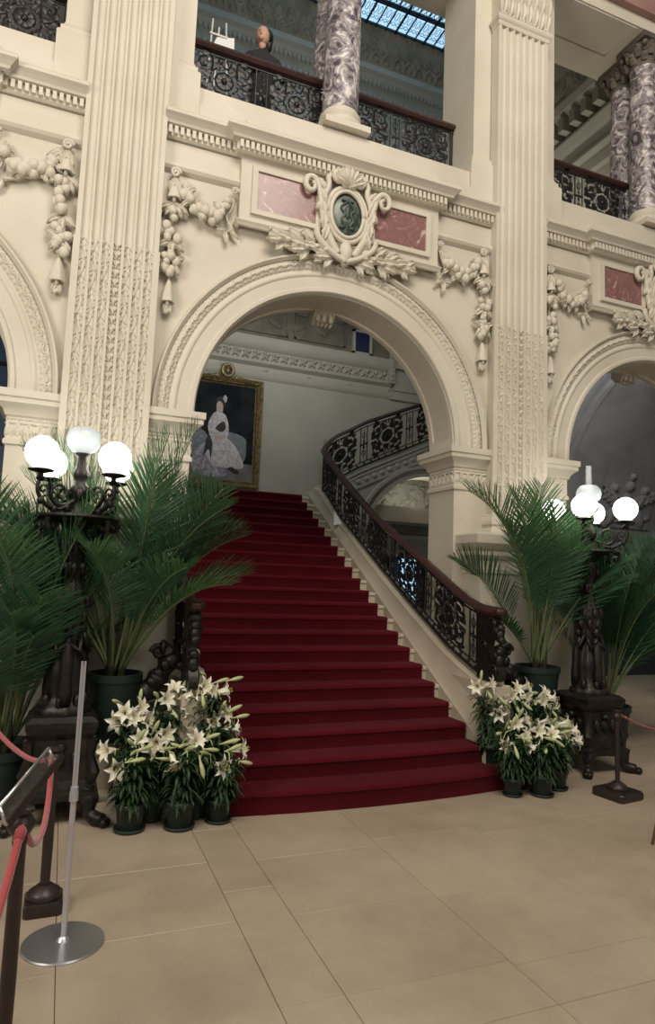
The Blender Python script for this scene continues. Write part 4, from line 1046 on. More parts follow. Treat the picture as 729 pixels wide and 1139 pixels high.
# ================================================================== TORCHERES
globes_at=[]
def torchere(x,y,label,chim=True):
    p=empty('bronze_torchere',(x,y,0),label,'lamp','bronze candelabra lamps either side of the stairs')
    def B(mb,n,m,parent=p,**k):
        o=mb.build(n,M[m],**k); o.parent=parent; return o
    mb=MB()  # feet
    for k in range(4):
        a=PI/4+k*PI/2; c,s=math.cos(a),math.sin(a)
        f=MB()
        f.tube([(c*d,s*d,z) for d,z in catmull([(.20,.20),(.27,.15),(.28,.08),(.33,.045),(.39,.045)],4)],[.06,.062,.064,.064,.062,.058,.054,.05,.048,.046,.046,.046,.046,.045,.043,.04,.036][:17],8)
        for q in (-.35,0,.35): f.ell((c*.39+.03*math.cos(a+q*2)*abs(q)*2,s*.39+.03*math.sin(a+q*2)*abs(q)*2,.03),(.03,.03,.028),7,5)
        B(f,'foot','bronze',smooth=True)
    mb=MB(); R2=math.sqrt(2)
    secs=[(.16,.235),(.20,.24),(.22,.205),(.27,.19),(.52,.175),(.56,.20),(.60,.215),(.63,.215),(.66,.18)]
    for (z0,a0),(z1,a1) in zip(secs,secs[1:]): mb.taper((0,0),z0,z1,a0*R2,a1*R2)
    for sx,sy in ((1,0),(-1,0),(0,1),(0,-1)):
        for q in (-.09,0,.09): mb.ell((sx*.185-sy*q,sy*.185+sx*q,.40),(.03,.03,.06),8,6)
        mb.ell((sx*.20,sy*.20,.48),(.035,.035,.03),8,6)
    for sx in (-1,1):
        for sy in (-1,1): mb.tube([(sx*.19,sy*.19,.26),(sx*.205,sy*.205,.32),(sx*.18,sy*.18,.42),(sx*.19,sy*.19,.52)],[.03,.04,.026,.035],7)
    B(mb,'pedestal','bronze',smooth=True,angle=40)
    mb=MB()
    mb.lathe([(.16,.66),(.165,.69),(.13,.72),(.10,.77),(.11,.84),(.115,.92),(.10,1.0),(.075,1.08),(.065,1.14),(.085,1.17),(.075,1.20),(.09,1.27),(.105,1.35),(.095,1.43),(.06,1.50),(.05,1.55),(.07,1.58),(.055,1.61),(.05,1.66),(.075,1.74),(.085,1.79),(.055,1.84),(.06,1.86)],(0,0,0),28,sc=lambda t,z:1+.07*math.cos(8*t))
    B(mb,'stem','bronze',smooth=True,angle=60)
    for k in range(3):   # cast figures round the stem
        mb=MB(); a=k*2*PI/3+.5; c,s=math.cos(a),math.sin(a)
        mb.tube([(c*d,s*d,z) for d,z in ((.11,.72),(.115,.82),(.11,.92),(.105,1.02),(.09,1.10),(.08,1.16))],[.045,.045,.04,.045,.035,.024],9)
        mb.ell((c*.09,s*.09,1.20),(.036,.036,.045),9,7)
        for q in (-.6,.6): mb.tube([(c*.10,s*.10,1.12),(.13*math.cos(a+q),.13*math.sin(a+q),1.06),(.10*math.cos(a+q*1.6),.10*math.sin(a+q*1.6),1.18)],[.022,.02,.015],7)
        B(mb,'cast_figure','bronze',smooth=True)
    mb=MB()
    for row,(z,n,r) in enumerate(((.74,7,.125),(1.28,7,.09),(1.38,7,.098),(1.60,6,.06),(1.76,6,.075))):
        mb=MB()
        for k in range(n):
            a=2*PI*(k+.5*row)/n; mb.ell((r*math.cos(a),r*math.sin(a),z),(.028,.028,.05),7,5)
        B(mb,'leaf_collar','bronze',smooth=True)
    mb=MB(); mb.lathe([(.05,1.84),(.075,1.87),(.10,1.90),(.17,1.92),(.245,1.925),(.26,1.94),(.25,1.955),(.10,1.96),(.07,1.965)],(0,0,0),32,sc=lambda t,z:1+.05*abs(math.cos(4*t)))
    for k in range(8):
        a=2*PI*k/8; mb.tube([(d*math.cos(a),d*math.sin(a),z) for d,z in ((.22,1.93),(.265,1.91),(.25,1.86),(.22,1.86),(.22,1.885))],.018,6)
    B(mb,'drip_dish','bronze',smooth=True,angle=50)
    mb=MB(); mb.lathe([(.06,1.95),(.075,1.97),(.05,2.0),(.04,2.05),(.062,2.10),(.07,2.13),(.045,2.17),(.032,2.20),(.045,2.22),(.05,2.25),(.034,2.29),(.028,2.36),(.05,2.375),(.05,2.385)],(0,0,0),20,sc=lambda t,z:1+.08*math.cos(6*t))
    for k in range(4):
        a=k*PI/2; mb.ell((.05*math.cos(a),.05*math.sin(a),2.10),(.03,.03,.05),8,6)
    B(mb,'candelabrum_stem','bronze',smooth=True,angle=60)
    R=.315
    for k in range(4):
        a=PI/4-.11+k*PI/2; c,s=math.cos(a),math.sin(a)
        m2=MB(); pts=catmull([(.04,2.06),(.10,2.02),(.16,1.985),(.25,2.0),(.315,2.06),(.33,2.12),(.315,2.17)],5)
        m2.tube([(c*d,s*d,z) for d,z in pts],[.018-.006*i/len(pts) for i in range(len(pts))],7)
        m2.tube([(c*(.16+q[0]),s*(.16+q[0]),2.09+q[1]) for q in spiral(0,0,.085,1.45,dirn=1,a0=-PI/2-.6,n=24)],[.014-.006*i/25 for i in range(25)],6)
        m2.tube([(c*(.285+q[0]),s*(.285+q[0]),2.10+q[1]) for q in spiral(0,0,.045,1.3,dirn=-1,a0=-PI/2,n=16)],.008,5)
        for d,z in ((.10,2.0),(.2,1.98),(.3,2.03)): m2.ell((c*d,s*d,z),(.024,.024,.03),7,5)
        m2.lathe([(.016,2.15),(.03,2.17),(.016,2.185),(.016,2.20),(.075,2.215),(.08,2.225),(.055,2.235)],(c*R,s*R,0),18)
        arm=B(m2,'scroll_arm','bronze',smooth=True,angle=60)
        g=MB(); pr=[(.045,2.228)]+[(.106*math.sin(t),2.335-.106*math.cos(t)) for t in [.5+ (PI-.95)*i/14 for i in range(15)]]+[(.03,2.44)]
        g.lathe(pr,(c*R,s*R,0),28); go=g.build('globe_shade',M['globe'],arm,smooth=True); tag(go,'lit white glass globe')
        globes_at.append((x+c*R,y+s*R,2.335))
    g=MB(); g.lathe([(.04,2.385),(.075,2.40),(.105,2.44),(.115,2.48),(.105,2.525),(.075,2.56),(.045,2.565)],(0,0,0),28,cap=False)
    go=g.build('oval_shade',M['frost'],p,smooth=True); tag(go,'unlit frosted glass shade')
    g=MB(); g.lathe([(.030,2.55),(.027,2.64),(.026,2.75)],(0,0,0),16,cap=False); g.lathe([(.027,2.55),(.024,2.64),(.023,2.75)],(0,0,0),16,cap=False)
    if chim: g.build('glass_chimney',M['chimney'],p,smooth=True)
    return p
torchere(.07,4.75,'dark bronze candelabra with lit globes between the palms on the left of the stairs',False)
torchere(4.53,4.77,'dark bronze candelabra with lit globes beside the palms right of the stairs')
# ================================================================== PALMS
def frond_mesh(L,elev,droop,r,nl=44,w=.30,green=True,twist=0.,bare=.28):
    """arching frond in local frame: grows along +x, up +z; returns (blade MB, stalk MB)"""
    mb=MB(); n=26; pts=[]; x=z=0.; e=elev; ds=L/n
    for i in range(n+1):
        pts.append(Vector((x,0.,z))); t=i/n
        x+=ds*math.cos(e); z+=ds*math.sin(e); e-=droop*ds*(.35+1.6*t*t)
    st_=MB(); st_.tube(pts,[.011*(1-.85*i/n)+.0015 for i in range(n+1)],6)
    def at(t):
        f=t*n; i=min(n-1,int(f)); q=f-i; return pts[i].lerp(pts[i+1],q),(pts[i+1]-pts[i]).normalized()
    for k in range(nl):
        t=bare+(1-bare)*(k+.3)/nl; p,T=at(min(.999,t)); tt=(k+.3)/nl
        ll=L*w*(math.sin(PI*min(1,tt*.86+.12))**.65)*r.uniform(.9,1.08)
        N=Vector((-T.z,0,T.x))
        for s in (-1,1):
            B=Vector((0,s,0)); fw=math.radians(38+22*(1-tt)) ; fw=math.radians(62-34*tt)+r.uniform(-.06,.06)
            up=r.uniform(.18,.42)
            d=(B*math.sin(fw)+T*math.cos(fw)+N*up).normalized(); wd=.0085+.006*math.sin(PI*tt)
            W=T.cross(d).cross(d).normalized() if T.cross(d).length>1e-4 else N
            side=d.cross(N).normalized()
            q=p.copy(); rows=[]; sag=r.uniform(.08,.32)
            dd=d.copy(); m=5
            for j in range(m+1):
                u=j/m; ww=wd*(math.sin(PI*(u*.88+.12))**.6)*.5
                mid=q+N*(-.0)  
                rows.append([q+side*ww+N*ww*.45,q,q-side*ww+N*ww*.45])
                q=q+dd*(ll/m); dd=(dd+Vector((0,0,-1))*sag*u*.55).normalized()
            mb.rings([[v[:] for v in row] for row in rows])
    # terminal leaflet pair already included
    return mb,st_
def palm(x,y,z0,label,seed,fr,H=.46,pot_r=(.15,.20),group='potted palms beside the stairs'):
    r=random.Random(seed); p=empty('potted_palm',(x,y,z0),label,'plant',group)
    mb=MB(); a0,a1=pot_r
    mb.lathe([(a0,0),(a0*1.02,.02),(a1*.97,H-.05),(a1*1.03,H-.05),(a1*1.03,H),(a1*.94,H),(a1*.9,H-.05)],(0,0,0),32)
    mb.build('planter',M['planter'],p,smooth=True,angle=40)
    mb=MB(); mb.lathe([(.001,H-.05),(a1*.92,H-.052)],(0,0,0),24,cap=False); mb.build('soil',M['soil'],p)
    for k in range(5):
        mb=MB(); a=r.uniform(0,6.28); d=r.uniform(.02,.06); mb.tube([(d*math.cos(a),d*math.sin(a),H-.06),(d*1.2*math.cos(a),d*1.2*math.sin(a),H+.22),(d*1.6*math.cos(a),d*1.6*math.sin(a),H+.50)],[.030,.022,.010],8)
        mb.build('stem',M['trunk'],p,smooth=True)
    for a,L,e,dr in fr:
        a+=r.uniform(-.1,.1); L*=r.uniform(.96,1.04); e+=r.uniform(-.04,.04)
        bl,stk=frond_mesh(L,e,dr,r,nl=46,w=.27 if L>1.3 else .32,bare=.36)
        o=bl.build('frond',M['leaf'],p,recalc=False)
        o.location=(.05*math.cos(a),.05*math.sin(a),H+.02); o.rotation_euler=(r.uniform(-.3,.3),0,a)
        stk.build('frond_stalk',M['leaf_stem'],o,smooth=True)
    return p
palm(.40,4.96,.42,'tall potted palm in a green planter just left of the stairs, behind the left lamp',11,
  [(.05,1.85,1.50,.22),(.0,1.55,1.38,.62),(-.2,1.35,1.22,.85),(-.1,1.2,1.05,1.15),(.08,1.45,1.25,.75),(3.1,1.9,1.47,.36),(3.12,1.75,1.38,.52),(3.1,1.5,1.28,.7),(3.0,1.4,1.2,.8),
   (-1.9,1.45,1.45,.55),(-1.2,1.5,1.45,.6),(-.6,1.4,1.35,.8),(3.05,1.3,1.2,.9),(-.45,1.1,1.0,1.2),(-1.0,1.05,1.2,1.2),(-.3,1.6,1.5,.3),(.05,1.75,1.52,.18),(2.9,1.2,1.05,1.1),(-.4,1.45,1.45,.45),(3.1,1.75,1.45,.4),(-2.5,1.35,1.3,.85),(-2.8,1.2,1.1,1.0),(-2.2,1.1,1.25,1.1),(3.12,1.55,1.35,.6),(-.1,1.4,1.3,.75),(.05,1.6,1.42,.45)],H=.46,pot_r=(.14,.185))
palm(4.10,4.96,.42,'tall potted palm in a green planter right of the railing, fronds reaching up the pilaster',23,
  [(3.12,1.85,1.46,.72),(3.05,1.7,1.5,.5),(-2.6,1.5,1.5,.5),(0.05,1.65,1.53,.22),(.1,1.5,1.48,.36),(.1,1.45,1.35,.55),(.1,1.3,1.2,.8),(-1.3,1.55,1.54,.35),(-2.0,1.6,1.53,.35),
   (.05,1.2,1.1,1.0),(-1.6,1.15,1.4,.9),(3.05,.75,.95,1.3),(-.2,1.6,1.54,.25),(.1,1.45,1.42,.45),(3.1,1.4,1.42,.6),(3.1,1.25,1.25,.9)],H=.46,pot_r=(.15,.20))
palm(-.28,4.95,.0,'bushy potted palm at the left edge of the picture',37,
  [(0.1,1.75,1.42,.5),(.05,1.5,1.3,.7),(-1.7,1.2,1.35,.9),(.1,1.6,1.3,.6),(3.1,1.9,1.45,.4),(-2.8,1.7,1.4,.5),(-2.0,1.7,1.5,.4),(-2.3,1.6,1.4,.6),(.1,1.5,1.45,.6),(.05,1.25,1.05,1.0),(.0,1.9,1.5,.32),(-1.7,1.1,1.25,1.0),
   (-2.0,1.15,1.1,1.1),(-2.3,1.4,1.2,.8),(3.0,1.4,1.2,.8),(-1.4,.9,1.25,1.2),(.05,2.0,1.5,.3),(-2.6,2.0,1.5,.35),(.1,1.75,1.42,.5)],H=.42,pot_r=(.19,.25))
palm(5.12,5.18,.0,'bushy potted palm behind the right lamp, in front of the dark doorway',51,
  [(0.0,1.5,1.35,.6),(-.3,1.4,1.3,.8),(-.5,1.6,1.42,.5),(.1,1.6,1.45,.4),(-.7,1.5,1.45,.55),(.05,1.35,1.25,.8),(3.1,1.4,1.35,.6),(2.9,1.4,1.25,.75),(3.1,1.6,1.5,.35),(-.1,1.7,1.5,.35),(-.35,1.2,1.1,1.1),(.1,1.2,1.1,1.0),
   (2.9,1.2,1.1,1.0),(-.6,1.7,1.52,.3),(-.05,1.0,1.0,1.2),(.2,1.5,1.4,.6),(-.2,1.5,1.25,.7),(3.0,1.6,1.42,.45),(-.9,1.3,1.4,.7),(.0,1.7,1.38,.5),(-.1,1.45,1.15,.8),(-.4,1.75,1.45,.42),(.1,1.8,1.5,.3),(3.0,1.7,1.5,.3),(-.15,1.3,1.0,.9)],H=.46,pot_r=(.18,.24))
# plinth blocks carrying the two tall palms
for x,lab in ((.40,'low stone block under the left palm planter, behind the lilies'),(4.10,'low stone block under the right palm planter, behind the lilies')):
    p=empty('stone_block',(x,5.0,0),lab,'plinth','stone blocks under the palm planters')
    mb=MB(); mb.box(-.24,.24,-.21,.20,0,.36); mb.build('block_body',M['stone_step'],p); mb=MB(); mb.box(-.255,.255,-.225,.20,.36,.42); mb.build('block_top',M['stone_step'],p)
# ================================================================== LILIES
def flower_mesh():
    mb=MB(); L=.115
    mb.cur=0
    for k in range(6):
        th=2*PI*k/6; rows=[]
        outer=k%2
        for i in range(9):
            s=i/8; z=L*(s if s<.7 else .7+.3*math.sin((s-.7)/.3*PI/2)*.55)
            rr=.006+.016*s+(.058*((s-.55)/.45)**1.4 if s>.55 else 0)
            if s>.9: z-=.012*(s-.9)/.1
            w=(.010+.024*math.sin(PI*min(1,s*.75+.05)))*(1 if s<.75 else max(.04,1-((s-.75)/.25)**1.6))
            row=[]
            for q in (-1,-.5,0,.5,1):
                tx=-math.sin(th);ty=math.cos(th); rq=rr-abs(q)*.15*w+(.0015*outer)
                row.append(((rq*math.cos(th)+tx*w*q*.62),(rq*math.sin(th)+ty*w*q*.62),z-(0.004*(1-abs(q)) if s>.6 else 0)))
            rows.append(row)
        mb.rings(rows)
    mb.cur=1; mb.tube([(0,0,-.03),(0,0,0),(0,0,.02)],[.004,.006,.008],6)
    mb.cur=2
    for k in range(6):
        th=2*PI*k/6+.5; mb.tube([(.003*math.cos(th),.003*math.sin(th),.03),(.014*math.cos(th),.014*math.sin(th),.115)],.0012,4); mb.ell((.014*math.cos(th),.014*math.sin(th),.117),(.002,.002,.005),5,4)
    return mb
def mesh_of(mb,name,mats,smooth=True):
    o=mb.build(name,mats=mats,smooth=smooth,recalc=False); me=o.data; bpy.data.objects.remove(o); return me
FLOWER=mesh_of(flower_mesh(),'lily_flower',[M['lily'],M['lily_bud'],M['stamen']])
mb=MB(); mb.lathe([(.003,-.03),(.006,0),(.012,.03),(.015,.06),(.012,.085),(.003,.105)],(0,0,0),8,sc=lambda t,z:1+.08*math.cos(3*t)); 
BUD=mesh_of(mb,'lily_bud',[M['lily_bud']])
mb=MB(); mb.lathe([(.068,0),(.072,.01),(.088,.135),(.096,.137),(.098,.165),(.09,.167),(.086,.15)],(0,0,0),28); POT=mesh_of(mb,'flower_pot',[M['pot']])
mb=MB(); mb.lathe([(.08,0),(.092,.003),(.100,.022),(.094,.024),(.085,.010)],(0,0,0),28); SAUCER=mesh_of(mb,'saucer',[M['pot']])
mb=MB(); mb.lathe([(.001,.152),(.086,.150)],(0,0,0),20,cap=False); SOILM=mesh_of(mb,'soil',[M['soil']])
def foliage(seed,H,spread):
    r=random.Random(seed); mb=MB()
    tops=[]
    for s in range(7):
        a=s*.898+r.uniform(0,.6); tx,ty=spread*math.cos(a),spread*math.sin(a)
        P=catmull([(.02*math.cos(a),.02*math.sin(a),.15),(tx*.4,ty*.4,.15+(H-.15)*.5),(tx,ty,H)],6)
        mb.tube(P,[.006]*len(P),5); tops.append((tx,ty,H))
        for k in range(44):
            t=.02+.94*k/44; f=t*(len(P)-1); i=int(f); q=[P[i][j]+(P[min(i+1,len(P)-1)][j]-P[i][j])*(f-i) for j in range(3)]
            az=k*2.4+r.uniform(-.3,.3); L=r.uniform(.11,.18)*(1-.3*t); w=.0095; e=r.uniform(.0,.7); pos=Vector(q); rows=[]
            for j in range(6):
                u=j/5; d=Vector((math.cos(az)*math.cos(e),math.sin(az)*math.cos(e),math.sin(e))); sd=Vector((-math.sin(az),math.cos(az),0))
                ww=w*math.sin(PI*(u*.85+.12))**.7; rows.append([(pos+sd*ww)[:],(pos-Vector((0,0,.0025)))[:],(pos-sd*ww)[:]]); pos=pos+d*(L/5); e-=.34
            mb.rings(rows)
    return mb,tops
def lily(x,y,z0,H,label,group,flowers,buds,seed,sc=1.,saucer=True,pot=1.):
    """flowers: list of (dx,dz,dy, azimuth deg (0 = toward viewer, + = right), pitch deg)"""
    r=random.Random(seed)
    p=empty('potted_lily',(x,y,z0),label,'plant',group)
    def O(n,me,par,loc,rot=None,s=1.):
        o=bpy.data.objects.new(n,me); col.objects.link(o); o.parent=par; o.location=loc
        if rot is not None: o.rotation_euler=rot
        o.scale=(s,)*3; return o
    zb=0
    po=O('flower_pot',POT,p,(0,0,.006 if saucer else 0),None,pot)
    if saucer: O('saucer',SAUCER,po,(0,0,-.006))
    O('soil',SOILM,po,(0,0,0))
    mb,tops=foliage(seed,H,.115); mb.build('foliage',M['lily_leaf'],p,recalc=False)
    stems=MB(); fl=[]
    for lst,kind in ((flowers,'f'),(buds,'b')):
        for dx,dz,dy,az,pt in lst:
            a=math.radians(az-90+20); e=math.radians(pt); D=Vector((math.cos(a)*math.cos(e),math.sin(a)*math.cos(e),math.sin(e)))
            head=Vector((dx,dy,H+dz)); Lh=.11 if kind=='f' else .08
            base=head-D*Lh*(1. if kind=='f' else .5); t=min(tops,key=lambda q:(q[0]-base.x)**2+(q[1]-base.y)**2)
            stems.tube(catmull([(t[0],t[1],t[2]-.04),((t[0]+base.x)/2,(t[1]+base.y)/2,(t[2]+base.z)/2+.012),tuple(base-D*.02)],4),.0035,5)
            q=D.to_track_quat('Z','Y').to_euler(); o=O('flower' if kind=='f' else 'bud',FLOWER if kind=='f' else BUD,p,base,q,r.uniform(.92,1.08)*sc*(.98 if kind=='f' else 1.0))
            o.rotation_euler=(D.to_track_quat('Z','Y')@__import__('mathutils').Quaternion((0,0,1),r.uniform(0,1))).to_euler()
    stems.build('flower_stalks',M['lily_bud'],p,smooth=True)
    return p
GL='potted lilies massed left of the stairs'; GR='potted lilies massed right of the stairs'
YL=4.38
# front row, left
lily(.50,YL,0,.46,'potted white lily on the floor, leftmost in the front row left of the stairs',GL,[(-.20,.03,-.02,-75,5),(-.10,-.07,-.10,-10,0),(.13,.03,-.04,50,5)],[(-.02,.07,-.02,-60,40),(.03,.10,.0,30,60),(.0,-.01,-.12,80,5),(.18,-.03,-.05,75,-10),(.06,.05,-.08,40,25)],101)
lily(.80,YL-.04,0,.46,'potted white lily on the floor, middle of the front row left of the stairs',GL,[(-.05,-.07,-.12,10,-45),(.10,.10,-.05,15,30),(-.19,.06,-.04,-40,-10)],[(-.10,.03,.0,-80,5),(.17,.02,-.05,85,-10),(.02,.05,-.10,0,20),(.10,-.07,-.1,20,-70),(.04,.02,0,60,40)],102)
lily(1.06,YL+.0,0,.40,'small potted white lily on the floor next to the carpet, left of the stairs',GL,[(.00,-.03,-.12,10,5),(.17,.05,.0,40,10)],[(-.12,.05,-.05,-70,20),(.07,.07,-.04,80,15),(.15,-.03,-.03,80,-15),(.05,.10,0,50,15)],103,pot=.85)
# back rows, left, standing on the stone ledges
lily(.52,4.66,.0,.62,'tall potted white lily at the back left of the left lily group',GL,[(-.13,-.02,-.03,-50,0),(-.07,.06,-.08,-20,20),(.0,.02,-.10,5,5),(.10,.0,-.10,25,0),(.07,.09,-.02,30,25)],[(-.12,.11,0,-60,20),(.03,.13,.02,0,80)],104,saucer=False)
lily(.76,4.70,.13,.55,'potted white lily on the ledge, centre back of the left lily group',GL,[(-.02,.07,-.08,15,15),(.13,.0,-.10,0,-5),(.02,.16,-.02,-20,60),(.16,.10,-.05,60,20)],[(.0,-.02,-.1,10,-30),(-.1,.08,.0,-50,30),(.08,.12,0,10,70)],105,saucer=False)
lily(1.00,4.68,.27,.50,'topmost potted white lily beside the stair newel, left group',GL,[(.00,.06,-.06,10,15),(.06,.02,-.09,20,5),(.16,.02,-.04,65,10),(-.10,.03,-.04,-20,50)],[(.10,.08,.0,70,15),(-.04,-.03,-.08,-10,-60),(.20,.09,0,80,10),(-.02,.12,.02,-50,20)],106,saucer=False)
lily(1.08,4.62,.13,.44,'potted white lily nearest the carpet edge in the back of the left lily group',GL,[(-.03,.02,-.08,5,0),(.07,.07,-.03,30,15),(.15,-.04,-.04,70,-5)],[(-.08,-.06,-.08,-40,-40),(.16,.04,.0,80,5),(.02,.1,.0,20,60),(.1,.09,0,60,25)],107,saucer=False)
lily(.64,4.52,0,.50,'potted white lily in the middle row of the left lily group, half hidden',GL,[(-.10,.03,-.06,-30,10),(.08,.05,-.08,10,0)],[(.0,.08,0,20,60),(.12,-.02,-.06,60,-20),(-.12,-.05,-.05,-60,-10)],108,saucer=False)
lily(.92,4.50,0,.48,'leafy single bloom potted lily behind the small front pot of the left group',GL,[(-.02,.04,-.08,-10,15)],[(.08,.04,-.04,50,20),(-.10,.0,-.06,-60,0),(.03,-.06,-.1,10,-60)],109,saucer=False)
# right group
lily(3.33,4.30,0,.42,'small potted white lily on the floor beside the carpet, right of the stairs',GR,[(-.10,-.03,-.08,-20,0),(.09,.06,-.10,10,25),(.12,-.07,-.10,35,-45)],[(-.13,.05,.0,-75,5),(-.02,.12,-.02,0,70),(-.05,-.06,-.1,-30,-50),(.04,.02,-.08,30,-20),(.15,.01,-.02,70,-5)],201,pot=.78)
lily(3.56,4.24,0,.42,'potted white lily on the floor, middle of the front row right of the stairs',GR,[(-.07,.09,-.08,-10,10),(.07,.07,-.06,-20,40)],[(-.05,-.05,-.1,-60,-10),(.06,.0,-.1,30,-30),(.14,.02,.0,70,-15),(.12,.08,.0,80,10),(-.02,.03,-.1,0,0)],202,pot=.92)
lily(3.79,4.34,0,.42,'potted white lily on the floor nearest the right lamp, with outward facing blooms',GR,[(.20,.02,-.02,60,0),(.22,-.05,-.04,50,-5),(.15,.09,.0,40,15)],[(.03,.03,-.05,60,10),(.10,.06,0,75,0),(.05,-.03,-.08,40,-30),(-.04,.09,.0,-30,50)],203,pot=.9)
lily(3.38,4.66,.13,.56,'potted white lily against the stone foot of the railing, right group',GR,[(-.17,.07,-.02,-70,0),(.0,.10,-.06,10,15),(.08,-.05,-.10,5,0),(-.02,-.13,-.12,-70,10)],[(-.06,.02,-.06,-40,-20),(-.10,.15,.0,-20,80),(.12,.06,.0,60,5),(.03,-.02,-.1,30,-40)],204,saucer=False)
lily(3.66,4.68,.13,.54,'potted white lily on the ledge, centre back of the right lily group',GR,[(-.08,.01,-.08,-15,5),(.06,.0,-.11,5,0),(.0,.08,-.04,0,30),(.12,.09,-.03,25,25)],[(-.14,.06,.0,-70,20),(-.08,-.07,-.1,-20,-50),(.16,.02,.0,70,0),(-.01,-.05,-.12,10,-30)],205,saucer=False)
lily(3.90,4.62,.0,.62,'potted white lily in front of the palm planter, right group',GR,[(-.04,.02,-.09,0,5),(.09,.04,-.06,35,5),(.02,.10,-.02,10,40),(.12,-.05,-.05,50,-10)],[(-.12,.0,-.03,-60,0),(.0,-.06,-.1,0,-40)],206,saucer=False)
lily(3.50,4.46,0,.48,'potted white lily in the middle row of the right lily group, half hidden',GR,[(-.05,.03,-.08,-20,5),(.07,.06,-.06,20,20)],[(-.12,.0,-.04,-60,0),(.02,.09,0,0,60),(.1,-.03,-.06,50,-20)],207,saucer=False)
lily(3.76,4.48,0,.46,'leafy potted lily deep in the right lily group, below the palm planter',GR,[(.05,.06,-.06,30,20)],[(-.08,.05,-.03,-40,30),(.12,.02,-.03,70,10),(.0,-.05,-.08,0,-40)],208,saucer=False)
# ================================================================== STANCHIONS, ROPES, SIGN STAND
def stanchion(x,y,H,label,rz=0,sq=.17,s=1.):
    p=empty('rope_stanchion',(x,y,0),label,'stanchion','dark wooden rope stanchions',rz)
    mb=MB(); mb.rings([[(a*sq/2*u,b*sq/2*u,z) for a,b in ((-1,-.85),(-.85,-1),(.85,-1),(1,-.85),(1,.85),(.85,1),(-.85,1),(-1,.85))] for u,z in ((.96,0),(1,.012),(1,.05),(.94,.06))],closed=True,cap=True)
    mb.build('base_block',M['wood_dark'],p,smooth=True,angle=30)
    mb=MB(); mb.lathe([(.075,.058),(.08,.07),(.07,.09),(.045,.105),(.035,.115)],(0,0,0),24); mb.build('base_collar',M['wood_dark'],p,smooth=True,angle=50)
    mb=MB(); mb.lathe([(.022*s,.10),(.024*s,.3),(.021*s,H-.12),(.024*s,H-.10),(.020*s,H-.08)],(0,0,0),16); mb.build('post',M['wood_dark'],p,smooth=True,angle=50)
    mb=MB(); mb.lathe([(.020*s,H-.085),(.034*s,H-.075),(.044*s,H-.055),(.044*s,H-.045),(.036*s,H-.03),(.030*s,H-.02),(.040*s,H-.01),(.038*s,H),(.01,H+.004)],(0,0,0),20); mb.build('post_cap',M['wood_dark'],p,smooth=True,angle=50)
    return p
stanchion(-.065,2.42,.82,'dark turned stanchion nearest the camera at the left edge, carrying a clear sign holder',sq=.17)
stanchion(.03,3.50,.74,'dark stanchion on a square block behind the silver stand on the left')
stanchion(4.13,4.05,.66,'short dark stanchion in front of the right lamp',rz=.15,sq=.28,s=.8)
def rope(pts,r,label):
    mb=MB(); P=catmull(pts,8); mb.tube(P,r,9); 
    o=empty('velvet_rope',pts[0],label,'rope','red velvet barrier ropes')
    bake(mb.build('rope_cord',M['rope'],smooth=True),o)
    for q,w in ((P[0],P[2]),(P[-1],P[-3])):
        m2=MB(); m2.tube([q,tuple(q[i]+(w[i]-q[i])*1. for i in range(3))],r*1.35,9); bake(m2.build('rope_end',M['steel'] if False else M['rope'],smooth=True),o)
rope([(.02,3.46,.70),(-.06,3.62,.655),(-.16,3.85,.655),(-.27,4.10,.70),(-.36,4.35,.78),(-.45,4.6,.92)],.012,'red rope sagging from the left block stanchion off to the left')
rope([(.02,3.44,.70),(.015,3.2,.58),(-.0,2.95,.55),(-.03,2.7,.60),(-.06,2.46,.76)],.012,'red rope linking the two left stanchions')
rope([(-.06,2.40,.775),(-.09,2.22,.65),(-.125,2.02,.56),(-.17,1.80,.52),(-.24,1.55,.55)],.013,'red rope hanging from the nearest stanchion toward the lower left corner')
rope([(4.16,4.05,.62),(4.42,4.05,.52),(4.75,4.02,.45),(5.1,4.0,.44),(5.5,3.9,.52)],.007,'thin red rope running right from the short stanchion')
# clear sign holder on the nearest stanchion
p=empty('sign_holder',(-.065,2.42,.825),'clear framed sign holder seen edge on, on the nearest left stanchion','sign holder')
mb=MB(); a=Vector((-.125,2.28,.875)); b=Vector((.0,2.62,.955)); w=Vector((.075,.0,.0))*1; up=Vector((.022,-.01,-.052))
def plate(mb,A,Bv,U,th):
    n=(Bv-A).cross(U).normalized()*th; mb.add([(q)[:] for q in (A-n,Bv-n,Bv+U-n,A+U-n,A+n,Bv+n,Bv+U+n,A+U+n)],[(0,3,2,1),(4,5,6,7),(0,1,5,4),(1,2,6,5),(2,3,7,6),(3,0,4,7)])
plate(mb,a,b,up,.008); bake(mb.build('clear_panel',M['acrylic']),p)
mb=MB()
for A,Bv in ((a,b),(a+up,b+up),(a,a+up),(b,b+up)): mb.tube([A[:],Bv[:]],.006,6)
bake(mb.build('panel_rim',M['steel'],smooth=True),p)
mb=MB(); mb.tube([(-.065,2.42,.82),(-.06,2.42,.85)],.010,8); plate(mb,a+up*1.02,b+up*1.02,Vector((.012,0,.004)),.012); bake(mb.build('holder_bracket',M['wood_dark']),p)
